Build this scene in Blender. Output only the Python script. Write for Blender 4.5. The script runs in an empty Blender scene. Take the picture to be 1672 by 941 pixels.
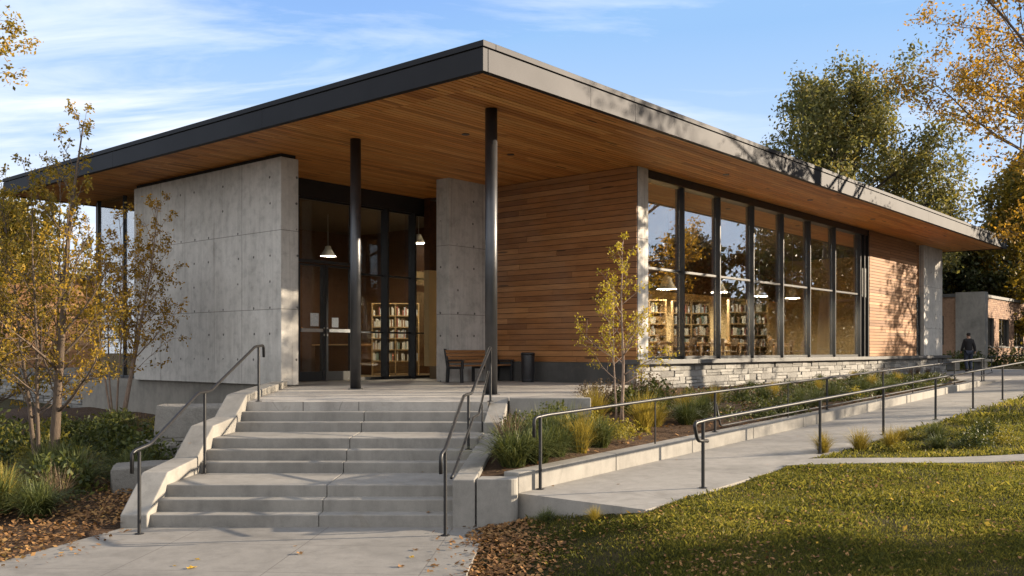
import bpy, math, random
import numpy as np
from mathutils import Vector, Matrix

S = bpy.context.scene
COL = S.collection
R_ = math.radians
rnd = random.Random(7)
SKY_STR, SUN_E, EXPO = .128, 5.0, 1.50
SKY_TINT, CLOUD_COL, CLOUD_OFF = (.72, .77, .92), (3.5, 3.55, 3.7), (4.4, 1.9, 0)

# ------------------------------------------------------------------ frame
# world: camera at the origin looking along +Y, z = 0 is the entrance terrace
F, HX, HY, CAMH = 1524.0, 836.0, 572.0, 0.86
LV = Vector((-.7625, .647, 0)).normalized()     # along the entrance front, to the left
RV = Vector((.647, .7625, 0)).normalized()      # along the window front, to the right/back
C0 = Vector((-.475, 15.41, 0))                  # plan point under the roof corner
ROT_B = math.atan2(RV.y, RV.x)

def W(v, u, z=0.0):
    p = C0 + RV * v + LV * u
    return Vector((p.x, p.y, z))

def VU(x, y):
    d = Vector((x, y, 0)) - C0
    return d.dot(RV), d.dot(LV)

# ------------------------------------------------------------------ nodes
def mat(name):
    m = bpy.data.materials.new(name)
    m.use_nodes = True
    nt = m.node_tree
    return m, nt, nt.nodes['Principled BSDF'], nt.nodes['Material Output']

class NT:
    def __init__(s, nt): s.nt = nt
    def n(s, t, **kw):
        nd = s.nt.nodes.new(t)
        for k, v in kw.items(): setattr(nd, k, v)
        return nd
    def l(s, a, b): s.nt.links.new(a, b)
    def val(s, sock, x):
        if hasattr(x, 'is_output'): s.l(x, sock)
        else: sock.default_value = x
    def math(s, op, a, b=None, c=None, clamp=False):
        nd = s.n('ShaderNodeMath', operation=op); nd.use_clamp = clamp
        s.val(nd.inputs[0], a)
        if b is not None: s.val(nd.inputs[1], b)
        if c is not None: s.val(nd.inputs[2], c)
        return nd.outputs[0]
    def coords(s, kind='Object', scale=(1, 1, 1), rot=(0, 0, 0), loc=(0, 0, 0)):
        tc = s.n('ShaderNodeTexCoord'); mp = s.n('ShaderNodeMapping')
        s.l(tc.outputs[kind], mp.inputs[0])
        mp.inputs['Scale'].default_value = scale; mp.inputs['Rotation'].default_value = rot
        mp.inputs['Location'].default_value = loc
        return mp.outputs[0]
    def pos(s, scale=(1, 1, 1)):
        g = s.n('ShaderNodeNewGeometry'); mp = s.n('ShaderNodeMapping')
        s.l(g.outputs['Position'], mp.inputs[0]); mp.inputs['Scale'].default_value = scale
        return mp.outputs[0]
    def noise(s, vec, scale, detail=4, rough=.55, dist=0.0):
        nd = s.n('ShaderNodeTexNoise')
        s.l(vec, nd.inputs['Vector']); nd.inputs['Scale'].default_value = scale
        nd.inputs['Detail'].default_value = detail; nd.inputs['Roughness'].default_value = rough
        nd.inputs['Distortion'].default_value = dist
        return nd.outputs['Fac']
    def ramp(s, fac, stops, interp='LINEAR'):
        nd = s.n('ShaderNodeValToRGB'); cr = nd.color_ramp; cr.interpolation = interp
        while len(cr.elements) < len(stops): cr.elements.new(.5)
        for e, (p, c) in zip(cr.elements, stops):
            e.position = p
            e.color = (c, c, c, 1) if isinstance(c, (int, float)) else (*c, 1)
        s.l(fac, nd.inputs[0])
        return nd.outputs[0]
    def mix(s, fac, a, b, blend='MIX'):
        nd = s.n('ShaderNodeMix', data_type='RGBA', blend_type=blend)
        s.val(nd.inputs[0], fac)
        for i, x in ((6, a), (7, b)):
            if hasattr(x, 'is_output'): s.l(x, nd.inputs[i])
            else: nd.inputs[i].default_value = (*x, 1) if len(x) == 3 else x
        return nd.outputs[2]
    def bump(s, h, bs, strength=.3, dist=.01):
        nd = s.n('ShaderNodeBump'); nd.inputs['Strength'].default_value = strength
        nd.inputs['Distance'].default_value = dist
        s.l(h, nd.inputs['Height']); s.l(nd.outputs[0], bs.inputs['Normal'])
        return nd
    def island(s):
        return s.n('ShaderNodeNewGeometry').outputs['Random Per Island']
    def sep(s, v):
        nd = s.n('ShaderNodeSeparateXYZ'); s.l(v, nd.inputs[0]); return nd.outputs

MATS = {}
def plain(name, col, rough=.6, metal=0.0, spec=.5, var=.12, scale=6.0, bump=0.0):
    m, nt, b, _ = mat(name); t = NT(nt)
    f = t.noise(t.pos(), scale, 5)
    lo = tuple(c * (1 - var) for c in col); hi = tuple(min(1, c * (1 + var)) for c in col)
    t.l(t.ramp(f, [(.3, lo), (.7, hi)]), b.inputs['Base Color'])
    b.inputs['Roughness'].default_value = rough; b.inputs['Metallic'].default_value = metal
    b.inputs['Specular IOR Level'].default_value = spec
    if bump: t.bump(t.noise(t.pos(), scale * 6, 4), b, bump, .01)
    MATS[name] = m
    return m

def concrete_wall(name):            # cast wall: pour lines, panel joints, tie holes, mottling, drips
    m, nt, b, _ = mat(name); t = NT(nt)
    co = t.coords('Object'); x, y, z = t.sep(co)
    h = t.math('ADD', x, y)
    big = t.noise(co, .9, 6, .6, .4); med = t.noise(co, 4.5, 6, .65); fine = t.noise(co, 38, 4, .7)
    drip = t.noise(t.coords('Object', (3.2, 3.2, .35)), 1.6, 5, .6)
    col = t.ramp(big, [(.25, (.385, .366, .332)), (.5, (.50, .478, .44)), (.75, (.58, .557, .515))])
    col = t.mix(.75, col, t.ramp(med, [(.25, .62), (.5, 1.0), (.8, 1.1)]), 'MULTIPLY')
    col = t.mix(.55, col, t.ramp(drip, [(.3, .66), (.55, 1.0)]), 'MULTIPLY')
    streak = t.ramp(t.noise(t.coords('Object', (9, 9, .22)), 1.3, 3, .6), [(.60, 0.0), (.72, 1.0)])
    col = t.mix(t.math('MULTIPLY', streak, .30), col, (.15, .125, .095))
    col = t.mix(.35, col, t.ramp(fine, [(.3, .75), (.6, 1.05)]), 'MULTIPLY')
    # rust and water marks under the pour lines
    def line(cd, period, width, off=0.0):
        f = t.math('FRACT', t.math('DIVIDE', t.math('ADD', cd, off + 100 * period), period))
        d = t.math('ABSOLUTE', t.math('SUBTRACT', f, .5))
        return t.math('GREATER_THAN', d, .5 - width / period / 2)
    pour = line(z, 1.86, .018, .03)
    joint = line(h, 1.28, .011, .2)
    big_joint = line(h, 3.84, .02, .2)
    patch = t.ramp(t.noise(t.coords('Object', (1, 1, .3)), 1.1, 2), [(.42, 0.0), (.55, 1.0)])
    joint = t.math('MULTIPLY', joint, patch)
    ln = t.math('MAXIMUM', t.math('MAXIMUM', pour, t.math('MULTIPLY', joint, .75)), t.math('MULTIPLY', big_joint, .9))
    col = t.mix(t.math('MULTIPLY', ln, .62), col, (.09, .082, .07))
    # tie holes on a slightly wandering grid
    wob = t.noise(co, .8, 2)
    hx = t.math('MULTIPLY', t.math('SUBTRACT', t.math('FRACT', t.math('ADD', t.math('DIVIDE', t.math('ADD', h, 64.0), .66), t.math('MULTIPLY', wob, .25))), .5), .66)
    hz = t.math('MULTIPLY', t.math('SUBTRACT', t.math('FRACT', t.math('DIVIDE', t.math('ADD', z, 62.3), .62)), .5), .62)
    r = t.math('SQRT', t.math('ADD', t.math('MULTIPLY', hx, hx), t.math('MULTIPLY', hz, hz)))
    hole = t.math('LESS_THAN', r, .031)
    some = t.ramp(t.noise(co, 1.7, 2), [(.42, 0.0), (.46, 1.0)])
    hole = t.math('MULTIPLY', hole, some)
    col = t.mix(t.math('MULTIPLY', hole, .85), col, (.05, .045, .04))
    t.l(col, b.inputs['Base Color'])
    b.inputs['Roughness'].default_value = .82
    hgt = t.math('SUBTRACT', t.math('ADD', t.math('MULTIPLY', fine, .12), t.math('MULTIPLY', med, .35)), t.math('MAXIMUM', ln, hole))
    t.bump(hgt, b, .35, .012)
    MATS[name] = m

def concrete_flat(name, base=(.46, .445, .41), joints=None, rot=0.0):     # paving, steps, kerbs
    m, nt, b, _ = mat(name); t = NT(nt)
    co = t.pos()
    big = t.noise(co, .7, 5, .6, .6); med = t.noise(co, 5, 6, .65); fine = t.noise(co, 70, 3, .7)
    lo = tuple(c * .72 for c in base); hi = tuple(min(1, c * 1.12) for c in base)
    col = t.ramp(big, [(.28, lo), (.5, base), (.75, hi)])
    col = t.mix(.6, col, t.ramp(med, [(.3, .74), (.52, 1.0), (.8, 1.08)]), 'MULTIPLY')
    col = t.mix(.4, col, t.ramp(fine, [(.3, .78), (.6, 1.06)]), 'MULTIPLY')
    spots = t.ramp(t.noise(co, 2.3, 5, .7, 1.5), [(.62, 0.0), (.74, 1.0)])
    col = t.mix(t.math('MULTIPLY', spots, .38), col, (.15, .125, .09))
    run = t.ramp(t.noise(t.pos((3.2, 3.2, .9)), 1.0, 7, .7, .8), [(.34, .66), (.55, 1.0), (.8, 1.06)])
    col = t.mix(.5, col, run, 'MULTIPLY')
    hgt = t.math('ADD', t.math('MULTIPLY', fine, .3), t.math('MULTIPLY', med, .5))
    if joints:
        g = t.n('ShaderNodeNewGeometry'); mp = t.n('ShaderNodeMapping')
        t.l(g.outputs['Position'], mp.inputs[0]); mp.inputs['Rotation'].default_value = (0, 0, rot)
        x, y, z = t.sep(mp.outputs[0])
        def ln(cd, per, w):
            f = t.math('FRACT', t.math('DIVIDE', t.math('ADD', cd, 50 * per), per))
            return t.math('GREATER_THAN', t.math('ABSOLUTE', t.math('SUBTRACT', f, .5)), .5 - w / per / 2)
        j = t.math('MAXIMUM', ln(x, joints[0], .014), ln(y, joints[1], .014))
        crack = t.n('ShaderNodeTexVoronoi', feature='DISTANCE_TO_EDGE')
        wv = t.n('ShaderNodeVectorMath', operation='ADD')
        nn = t.n('ShaderNodeTexNoise'); nn.inputs['Scale'].default_value = 1.3; t.l(co, nn.inputs['Vector'])
        t.l(co, wv.inputs[0]); t.l(nn.outputs['Color'], wv.inputs[1]); t.l(wv.outputs[0], crack.inputs['Vector'])
        crack.inputs['Scale'].default_value = .42
        ck = t.math('MULTIPLY', t.math('LESS_THAN', crack.outputs['Distance'], .0035), t.ramp(t.noise(co, .5, 1), [(.5, 0.0), (.6, 1.0)]))
        j = t.math('MAXIMUM', j, t.math('MULTIPLY', ck, .6))
        col = t.mix(t.math('MULTIPLY', j, .72), col, (.09, .08, .07))
        hgt = t.math('SUBTRACT', hgt, j)
    t.l(col, b.inputs['Base Color']); b.inputs['Roughness'].default_value = .85
    t.bump(hgt, b, .3, .008)
    MATS[name] = m

def wood(name, dark, mid, light, axis='x', rough=.55, weather=0.0):       # boards: colour per board, grain along the board
    m, nt, b, _ = mat(name); t = NT(nt)
    isl = t.island()
    sc = {'x': (1.2, 22, 22), 'y': (22, 1.2, 22), 'z': (22, 22, 1.2)}[axis]
    tc = t.n('ShaderNodeTexCoord'); off = t.n('ShaderNodeVectorMath', operation='ADD')
    cmb = t.n('ShaderNodeCombineXYZ')
    k = t.math('MULTIPLY', isl, 37.0)
    for i in range(3): t.l(k, cmb.inputs[i])
    t.l(tc.outputs['Object'], off.inputs[0]); t.l(cmb.outputs[0], off.inputs[1])
    mp = t.n('ShaderNodeMapping'); t.l(off.outputs[0], mp.inputs[0]); mp.inputs['Scale'].default_value = sc
    grain = t.noise(mp.outputs[0], 1.6, 6, .7, .7)
    base = t.ramp(isl, [(0, dark), (.18, tuple(.55 * m_ + .45 * d_ for m_, d_ in zip(mid, dark))), (.45, mid), (.7, tuple(m_ * .86 for m_ in mid)), (1, light)])
    col = t.mix(.8, base, t.ramp(grain, [(.28, .52), (.5, 1.0), (.75, 1.22)]), 'MULTIPLY')
    mp2 = t.n('ShaderNodeMapping'); t.l(off.outputs[0], mp2.inputs[0])
    mp2.inputs['Scale'].default_value = {'x': (.8, 7, 7), 'y': (7, .8, 7), 'z': (7, 7, .8)}[axis]
    blot = t.noise(mp2.outputs[0], 1.0, 4, .6)
    col = t.mix(.5, col, t.ramp(blot, [(.3, .6), (.6, 1.08)]), 'MULTIPLY')
    kn = t.n('ShaderNodeTexVoronoi'); t.l(mp2.outputs[0], kn.inputs['Vector']); kn.inputs['Scale'].default_value = .55
    col = t.mix(t.math('MULTIPLY', t.math('LESS_THAN', kn.outputs['Distance'], .10), .8), col, (.05, .025, .012))
    if weather:
        col = t.mix(t.math('MULTIPLY', t.ramp(t.noise(t.coords('Object'), .5, 4), [(.4, 0.0), (.7, 1.0)]), weather), col, (.30, .27, .23))
    t.l(col, b.inputs['Base Color'])
    t.l(t.ramp(grain, [(.3, rough - .1), (.7, rough + .15)]), b.inputs['Roughness'])
    b.inputs['Specular IOR Level'].default_value = .22
    t.bump(grain, b, .25, .004)
    MATS[name] = m

def stone(name, cols=((.30, .29, .27), (.44, .42, .39), (.56, .54, .50))):
    m, nt, b, _ = mat(name); t = NT(nt)
    isl = t.island(); co = t.pos()
    col = t.ramp(isl, [(0, cols[0]), (.5, cols[1]), (1, cols[2])])
    n1 = t.noise(co, 7, 6, .7, .5); n2 = t.noise(co, 40, 4, .7)
    col = t.mix(.8, col, t.ramp(n1, [(.25, .55), (.5, 1.0), (.8, 1.15)]), 'MULTIPLY')
    col = t.mix(.5, col, t.ramp(n2, [(.3, .7), (.6, 1.05)]), 'MULTIPLY')
    t.l(col, b.inputs['Base Color']); b.inputs['Roughness'].default_value = .9
    t.bump(t.math('ADD', n1, t.math('MULTIPLY', n2, .4)), b, .8, .03)
    MATS[name] = m

def foliage(name, stops, trans=.35, rough=.55):
    m, nt, b, out = mat(name); t = NT(nt)
    isl = t.island()
    clump = t.noise(t.pos(), .55, 3)
    f = t.math('ADD', t.math('MULTIPLY', isl, .6), t.math('MULTIPLY', clump, .75))
    f = t.math('SUBTRACT', f, .17, clamp=True)
    col = t.ramp(f, stops)
    t.l(col, b.inputs['Base Color']); b.inputs['Roughness'].default_value = rough
    b.inputs['Specular IOR Level'].default_value = .25
    tr = t.n('ShaderNodeBsdfTranslucent')
    t.l(t.mix(.5, col, (1.0, .9, .5), 'SOFT_LIGHT'), tr.inputs[0])
    mx = t.n('ShaderNodeMixShader'); mx.inputs[0].default_value = trans
    t.l(b.outputs[0], mx.inputs[1]); t.l(tr.outputs[0], mx.inputs[2]); t.l(mx.outputs[0], out.inputs[0])
    MATS[name] = m

def bark(name, a, c):
    m, nt, b, _ = mat(name); t = NT(nt)
    n = t.noise(t.pos((1, 1, .22)), 26, 6, .7); n2 = t.noise(t.pos(), 3, 4)
    col = t.mix(.6, t.ramp(n, [(.3, a), (.7, c)]), t.ramp(n2, [(.3, .6), (.7, 1.1)]), 'MULTIPLY')
    t.l(col, b.inputs['Base Color']); b.inputs['Roughness'].default_value = .9
    t.bump(n, b, .7, .015)
    MATS[name] = m

def glass(name, f0=.16, tint=(.90, .90, .87)):
    m, nt, b, out = mat(name); t = NT(nt)
    nt.nodes.remove(b)
    lw = t.n('ShaderNodeLayerWeight'); lw.inputs[0].default_value = .5
    p = t.math('POWER', lw.outputs['Facing'], 4.0)
    f = t.math('ADD', t.math('MULTIPLY', p, 1 - f0), f0, clamp=True)
    tr = t.n('ShaderNodeBsdfTransparent'); tr.inputs[0].default_value = (*tint, 1)
    gl = t.n('ShaderNodeBsdfGlossy'); gl.inputs['Roughness'].default_value = 0.0
    gl.inputs['Color'].default_value = (.95, .96, .97, 1)
    mx = t.n('ShaderNodeMixShader'); t.l(f, mx.inputs[0]); t.l(tr.outputs[0], mx.inputs[1]); t.l(gl.outputs[0], mx.inputs[2])
    t.l(mx.outputs[0], out.inputs[0])
    MATS[name] = m

def emit(name, col, strength):
    m, nt, b, out = mat(name); t = NT(nt)
    b.inputs['Base Color'].default_value = (*col, 1)
    b.inputs['Emission Color'].default_value = (*col, 1); b.inputs['Emission Strength'].default_value = strength
    MATS[name] = m

def soil(name, cols, scale=9):
    m, nt, b, _ = mat(name); t = NT(nt)
    co = t.pos(); n = t.noise(co, scale, 8, .7, 1.0); n2 = t.noise(co, scale * 5, 5, .7); n3 = t.noise(co, .6, 4)
    col = t.ramp(n, [(.25, cols[0]), (.5, cols[1]), (.75, cols[2])])
    col = t.mix(.6, col, t.ramp(n2, [(.3, .5), (.6, 1.15)]), 'MULTIPLY')
    col = t.mix(.5, col, t.ramp(n3, [(.35, .65), (.65, 1.1)]), 'MULTIPLY')
    t.l(col, b.inputs['Base Color']); b.inputs['Roughness'].default_value = .95
    b.inputs['Specular IOR Level'].default_value = .15
    t.bump(t.math('ADD', n, n2), b, .9, .04)
    MATS[name] = m

concrete_wall('cast_concrete')
concrete_flat('paving', (.19, .177, .158), (1.55, 1.3), R_(4))
concrete_flat('plaza_paving', (.38, .35, .31), (2.4, 2.4), -ROT_B)
concrete_flat('ramp_paving', (.255, .237, .21), (3.0, 40.0), -ROT_B)
concrete_flat('step_concrete', (.225, .21, .186))
concrete_flat('kerb_concrete', (.235, .221, .197))
concrete_flat('dark_concrete', (.085, .082, .076))
concrete_flat('base_concrete', (.24, .222, .19))
wood('wall_wood', (.22, .092, .034), (.36, .158, .055), (.46, .222, .085), 'y', .55, .22)
wood('panel_wood', (.17, .085, .04), (.30, .155, .072), (.40, .23, .12), 'x', .6)
wood('soffit_wood', (.42, .165, .045), (.72, .32, .092), (.80, .41, .14), 'x', .5)
wood('bench_wood', (.20, .09, .035), (.32, .155, .06), (.38, .19, .08), 'x', .5)
wood('shelf_wood', (.30, .19, .085), (.38, .25, .115), (.44, .30, .15), 'x', .5)
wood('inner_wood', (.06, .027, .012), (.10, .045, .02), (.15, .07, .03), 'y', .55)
stone('wall_stone', ((.15, .145, .135), (.235, .228, .212), (.31, .30, .28))); stone('boulder_stone', ((.12, .112, .098), (.18, .168, .148), (.24, .225, .20)))
stone('brick', ((.16, .09, .06), (.25, .15, .095), (.32, .20, .13)))
plain('fascia_metal', (.030, .030, .032), .60, 1.0, .5, .08, 1.2)
plain('black_metal', (.022, .022, .024), .34, .0, .5, .2, 9)
plain('frame_metal', (.020, .020, .021), .38, .0, .45, .15, 5)
plain('column_paint', (.085, .086, .09), .42, .85, .6, .1, 4)
plain('rail_metal', (.014, .014, .015), .42, .0, .35, .25, 14)
plain('mortar', (.16, .15, .135), .95, 0, .2, .2, 20)
plain('dark_gap', (.012, .011, .010), .9)
plain('roof_felt', (.09, .09, .09), .9)
plain('sill_stone', (.085, .083, .08), .6, 0, .4, .15, 5, .2)
plain('bar_metal', (.55, .55, .53), .3, .8)
plain('steel_clip', (.4, .4, .4), .35, .8)
plain('plaster_ochre', (.60, .44, .22), .9, 0, .2, .08, 1.5)
plain('plaster_beige', (.45, .40, .31), .9, 0, .2, .08, 1.5)
plain('floor_inner', (.24, .17, .10), .35, 0, .5, .15, 2)
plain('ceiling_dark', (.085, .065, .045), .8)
plain('lamp_white', (.75, .73, .68), .5)
plain('table_wood', (.48, .31, .15), .4)
plain('chair_dark', (.24, .15, .08), .5)
plain('chair_pale', (.42, .41, .36), .5)
plain('paper', (.72, .75, .72), .8, 0, .2, .35, 60)
plain('book_cream', (.62, .57, .46), .8, var=.2); plain('book_grey', (.42, .42, .40), .8, var=.2)
plain('book_brown', (.24, .14, .08), .8, var=.2); plain('book_green', (.17, .22, .17), .8, var=.2); plain('book_red', (.32, .12, .08), .8, var=.2)
plain('skin', (.32, .19, .13), .6); plain('black_cloth', (.012, .012, .014), .85, bump=.2); plain('denim', (.028, .038, .062), .85, bump=.2)
plain('hair', (.015, .011, .009), .7); plain('shoe', (.02, .018, .016), .6)
emit('lamp_glow', (1.0, .80, .50), .45)
glass('window_glass', .30); glass('door_glass', .05, (.93, .93, .90)); 
soil('mulch', ((.035, .022, .014), (.075, .046, .028), (.15, .095, .055)))
soil('lawn_soil', ((.024, .022, .008), (.050, .042, .014), (.085, .058, .022)), 7)
foliage('amber_leaf', [(0, (.085, .070, .012)), (.4, (.24, .145, .016)), (.7, (.38, .205, .02)), (1, (.46, .28, .03))], .4)
foliage('amber_green_leaf', [(0, (.065, .075, .015)), (.45, (.22, .16, .022)), (.75, (.40, .24, .028)), (1, (.50, .33, .04))], .45)
foliage('yellow_leaf', [(0, (.17, .15, .016)), (.5, (.40, .31, .024)), (1, (.56, .44, .04))], .4)
foliage('oak_leaf', [(0, (.045, .052, .020)), (.45, (.11, .112, .036)), (.75, (.17, .15, .044)), (1, (.28, .18, .045))], .4)
foliage('autumn_leaf', [(0, (.085, .064, .012)), (.35, (.20, .128, .02)), (.65, (.37, .20, .024)), (1, (.46, .28, .03))], .45)
foliage('gold_leaf', [(0, (.045, .048, .011)), (.45, (.13, .105, .018)), (.8, (.30, .20, .024)), (1, (.42, .28, .03))], .35)
foliage('dark_leaf', [(0, (.012, .018, .007)), (.5, (.032, .040, .013)), (1, (.09, .08, .022))], .2)
foliage('bronze_leaf', [(0, (.03, .024, .008)), (.5, (.075, .052, .014)), (1, (.15, .09, .02))], .2)
foliage('yellow_green_leaf', [(0, (.085, .09, .016)), (.5, (.20, .17, .024)), (1, (.36, .29, .04))], .35)
foliage('grass_blade', [(0, (.024, .028, .009)), (.4, (.060, .068, .015)), (.75, (.155, .142, .026)), (1, (.29, .23, .08))], .55)
foliage('sedge_green', [(0, (.028, .038, .012)), (.5, (.072, .09, .026)), (.85, (.14, .15, .045)), (1, (.30, .25, .10))], .25)
foliage('sedge_gold', [(0, (.10, .085, .016)), (.5, (.25, .19, .03)), (1, (.42, .32, .07))], .35)
foliage('sedge_rust', [(0, (.05, .04, .022)), (.5, (.13, .09, .055)), (1, (.26, .18, .12))], .25)
foliage('shrub_leaf', [(0, (.018, .026, .009)), (.5, (.05, .065, .016)), (.85, (.12, .12, .022)), (1, (.26, .19, .03))], .25)
foliage('litter_leaf', [(0, (.07, .035, .016)), (.4, (.17, .085, .032)), (.75, (.30, .165, .06)), (1, (.50, .34, .10))], .15, .8)
foliage('fallen_yellow', [(0, (.35, .19, .02)), (1, (.55, .36, .04))], .15, .7)
bark('bark_brown', (.055, .038, .026), (.16, .115, .08))
bark('bark_pale', (.15, .10, .07), (.34, .25, .19))
bark('bark_dark', (.025, .019, .014), (.08, .06, .045))

# ------------------------------------------------------------------ mesh builder
class MB:
    def __init__(s): s.v = []; s.f = []
    def quad(s, a, b, c, d):
        i = len(s.v); s.v += [tuple(a), tuple(b), tuple(c), tuple(d)]; s.f.append((i, i+1, i+2, i+3)); return s
    def box(s, x0, x1, y0, y1, z0, z1):
        if x0 > x1: x0, x1 = x1, x0
        if y0 > y1: y0, y1 = y1, y0
        i = len(s.v)
        s.v += [(x, y, z) for z in (z0, z1) for (x, y) in ((x0, y0), (x1, y0), (x1, y1), (x0, y1))]
        s.f += [(i+3, i+2, i+1, i), (i+4, i+5, i+6, i+7)] + [(i+k, i+(k+1) % 4, i+4+(k+1) % 4, i+4+k) for k in range(4)]
        return s
    def prism(s, poly, z0, z1):                      # poly counter-clockwise; z0/z1 number or per-vertex list
        n = len(poly); i = len(s.v)
        zz0 = z0 if hasattr(z0, '__len__') else [z0] * n
        zz1 = z1 if hasattr(z1, '__len__') else [z1] * n
        s.v += [(p[0], p[1], a) for p, a in zip(poly, zz0)] + [(p[0], p[1], a) for p, a in zip(poly, zz1)]
        s.f += [tuple(i + k for k in reversed(range(n))), tuple(i + n + k for k in range(n))]
        s.f += [(i+k, i+(k+1) % n, i+n+(k+1) % n, i+n+k) for k in range(n)]
        return s
    def loft(s, secs):                               # closed sections with equal vertex counts, capped
        n = len(secs[0]); i = len(s.v)
        for q in secs: s.v += [tuple(p) for p in q]
        for a in range(len(secs) - 1):
            for k in range(n):
                s.f.append((i+a*n+k, i+a*n+(k+1) % n, i+(a+1)*n+(k+1) % n, i+(a+1)*n+k))
        s.f.append(tuple(i + k for k in reversed(range(n)))); s.f.append(tuple(i + (len(secs)-1)*n + k for k in range(n)))
        return s
    def tube(s, pts, r, n=8, cap=True):
        pts = [Vector(p) for p in pts]; m = len(pts)
        rr = r if hasattr(r, '__len__') else [r] * m
        i = len(s.v); up = None
        for k in range(m):
            d = (pts[min(k+1, m-1)] - pts[max(k-1, 0)])
            d = d.normalized() if d.length > 1e-9 else Vector((0, 0, 1))
            if up is None:
                up = Vector((0, 0, 1)) if abs(d.z) < .9 else Vector((1, 0, 0))
            a = d.cross(up)
            if a.length < 1e-6: a = d.cross(Vector((1, 0, 0)))
            a.normalize(); b = d.cross(a); up = -b if False else (a.cross(d)).normalized()
            for j in range(n):
                an = 2 * math.pi * j / n
                q = pts[k] + (a * math.cos(an) + b * math.sin(an)) * rr[k]
                s.v.append((q.x, q.y, q.z))
        for k in range(m-1):
            for j in range(n):
                s.f.append((i+k*n+j, i+k*n+(j+1) % n, i+(k+1)*n+(j+1) % n, i+(k+1)*n+j))
        if cap:
            s.f.append(tuple(i + j for j in reversed(range(n)))); s.f.append(tuple(i+(m-1)*n+j for j in range(n)))
        return s
    def lathe(s, prof, n=24, c=(0, 0), bottom=True):
        i = len(s.v)
        for r, z in prof:
            for j in range(n):
                a = 2*math.pi*j/n; s.v.append((c[0]+r*math.cos(a), c[1]+r*math.sin(a), z))
        for k in range(len(prof)-1):
            for j in range(n):
                s.f.append((i+k*n+j, i+k*n+(j+1) % n, i+(k+1)*n+(j+1) % n, i+(k+1)*n+j))
        if bottom: s.f.append(tuple(i+j for j in reversed(range(n))))
        s.f.append(tuple(i+(len(prof)-1)*n+j for j in range(n)))
        return s
    def build(s, name, m, parent=None, smooth=False, bevel=0.0, loc=None, rot=None):
        me = bpy.data.meshes.new(name); me.from_pydata(s.v, [], s.f); me.update()
        return link(name, me, m, parent, smooth, bevel, loc, rot)

def link(name, me, m, parent=None, smooth=False, bevel=0.0, loc=None, rot=None):
    ms = m if isinstance(m, (list, tuple)) else [m]
    for k in ms: me.materials.append(MATS[k] if isinstance(k, str) else k)
    if smooth:
        me.polygons.foreach_set('use_smooth', [True] * len(me.polygons))
    o = bpy.data.objects.new(name, me); COL.objects.link(o)
    if parent: o.parent = parent
    if loc is not None: o.location = loc
    if rot is not None: o.rotation_euler = (0, 0, rot)
    if bevel:
        b = o.modifiers.new('bevel', 'BEVEL'); b.width = bevel; b.segments = 2; b.limit_method = 'ANGLE'
        b.harden_normals = False
    return o

def fast_mesh(name, verts, nface, k):          # verts (nface*k,3): separate k-gons
    me = bpy.data.meshes.new(name)
    me.vertices.add(len(verts)); me.vertices.foreach_set('co', np.asarray(verts, np.float32).ravel())
    me.loops.add(nface * k); me.loops.foreach_set('vertex_index', np.arange(nface * k, dtype=np.int32))
    me.polygons.add(nface)
    me.polygons.foreach_set('loop_start', np.arange(0, nface * k, k, dtype=np.int32))
    me.update(calc_edges=True)
    return me

def idx_mesh(name, verts, faces):              # faces (n,4)
    faces = np.asarray(faces, np.int32)
    me = bpy.data.meshes.new(name)
    me.vertices.add(len(verts)); me.vertices.foreach_set('co', np.asarray(verts, np.float32).ravel())
    me.loops.add(faces.size); me.loops.foreach_set('vertex_index', faces.ravel())
    me.polygons.add(len(faces))
    me.polygons.foreach_set('loop_start', np.arange(0, faces.size, faces.shape[1], dtype=np.int32))
    me.update(calc_edges=True)
    return me

def tag(o, label=None, cat=None, group=None, kind=None):
    if label: o['label'] = label
    if cat: o['category'] = cat
    if group: o['group'] = group
    if kind: o['kind'] = kind
    return o

def thing(name, label, cat, loc=(0, 0, 0), rot=0.0, group=None):
    o = bpy.data.objects.new(name, None); COL.objects.link(o)
    o.location = loc; o.rotation_euler = (0, 0, rot); o.empty_display_size = .2
    return tag(o, label, cat, group)

def dup(o, loc, rot=None, scale=None, label=None, group=None):
    r = o.copy(); COL.objects.link(r); r.location = loc
    if rot is not None: r.rotation_euler = (0, 0, rot)
    if scale is not None: r.scale = scale if hasattr(scale, '__len__') else (scale,) * 3
    if label: r['label'] = label
    if group: r['group'] = group
    for ch in list(o.children):
        c = ch.copy(); COL.objects.link(c); c.parent = r
        for g in ch.children:
            d = g.copy(); COL.objects.link(d); d.parent = c
    return r

def structure(o): o['kind'] = 'structure'; return o
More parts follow.
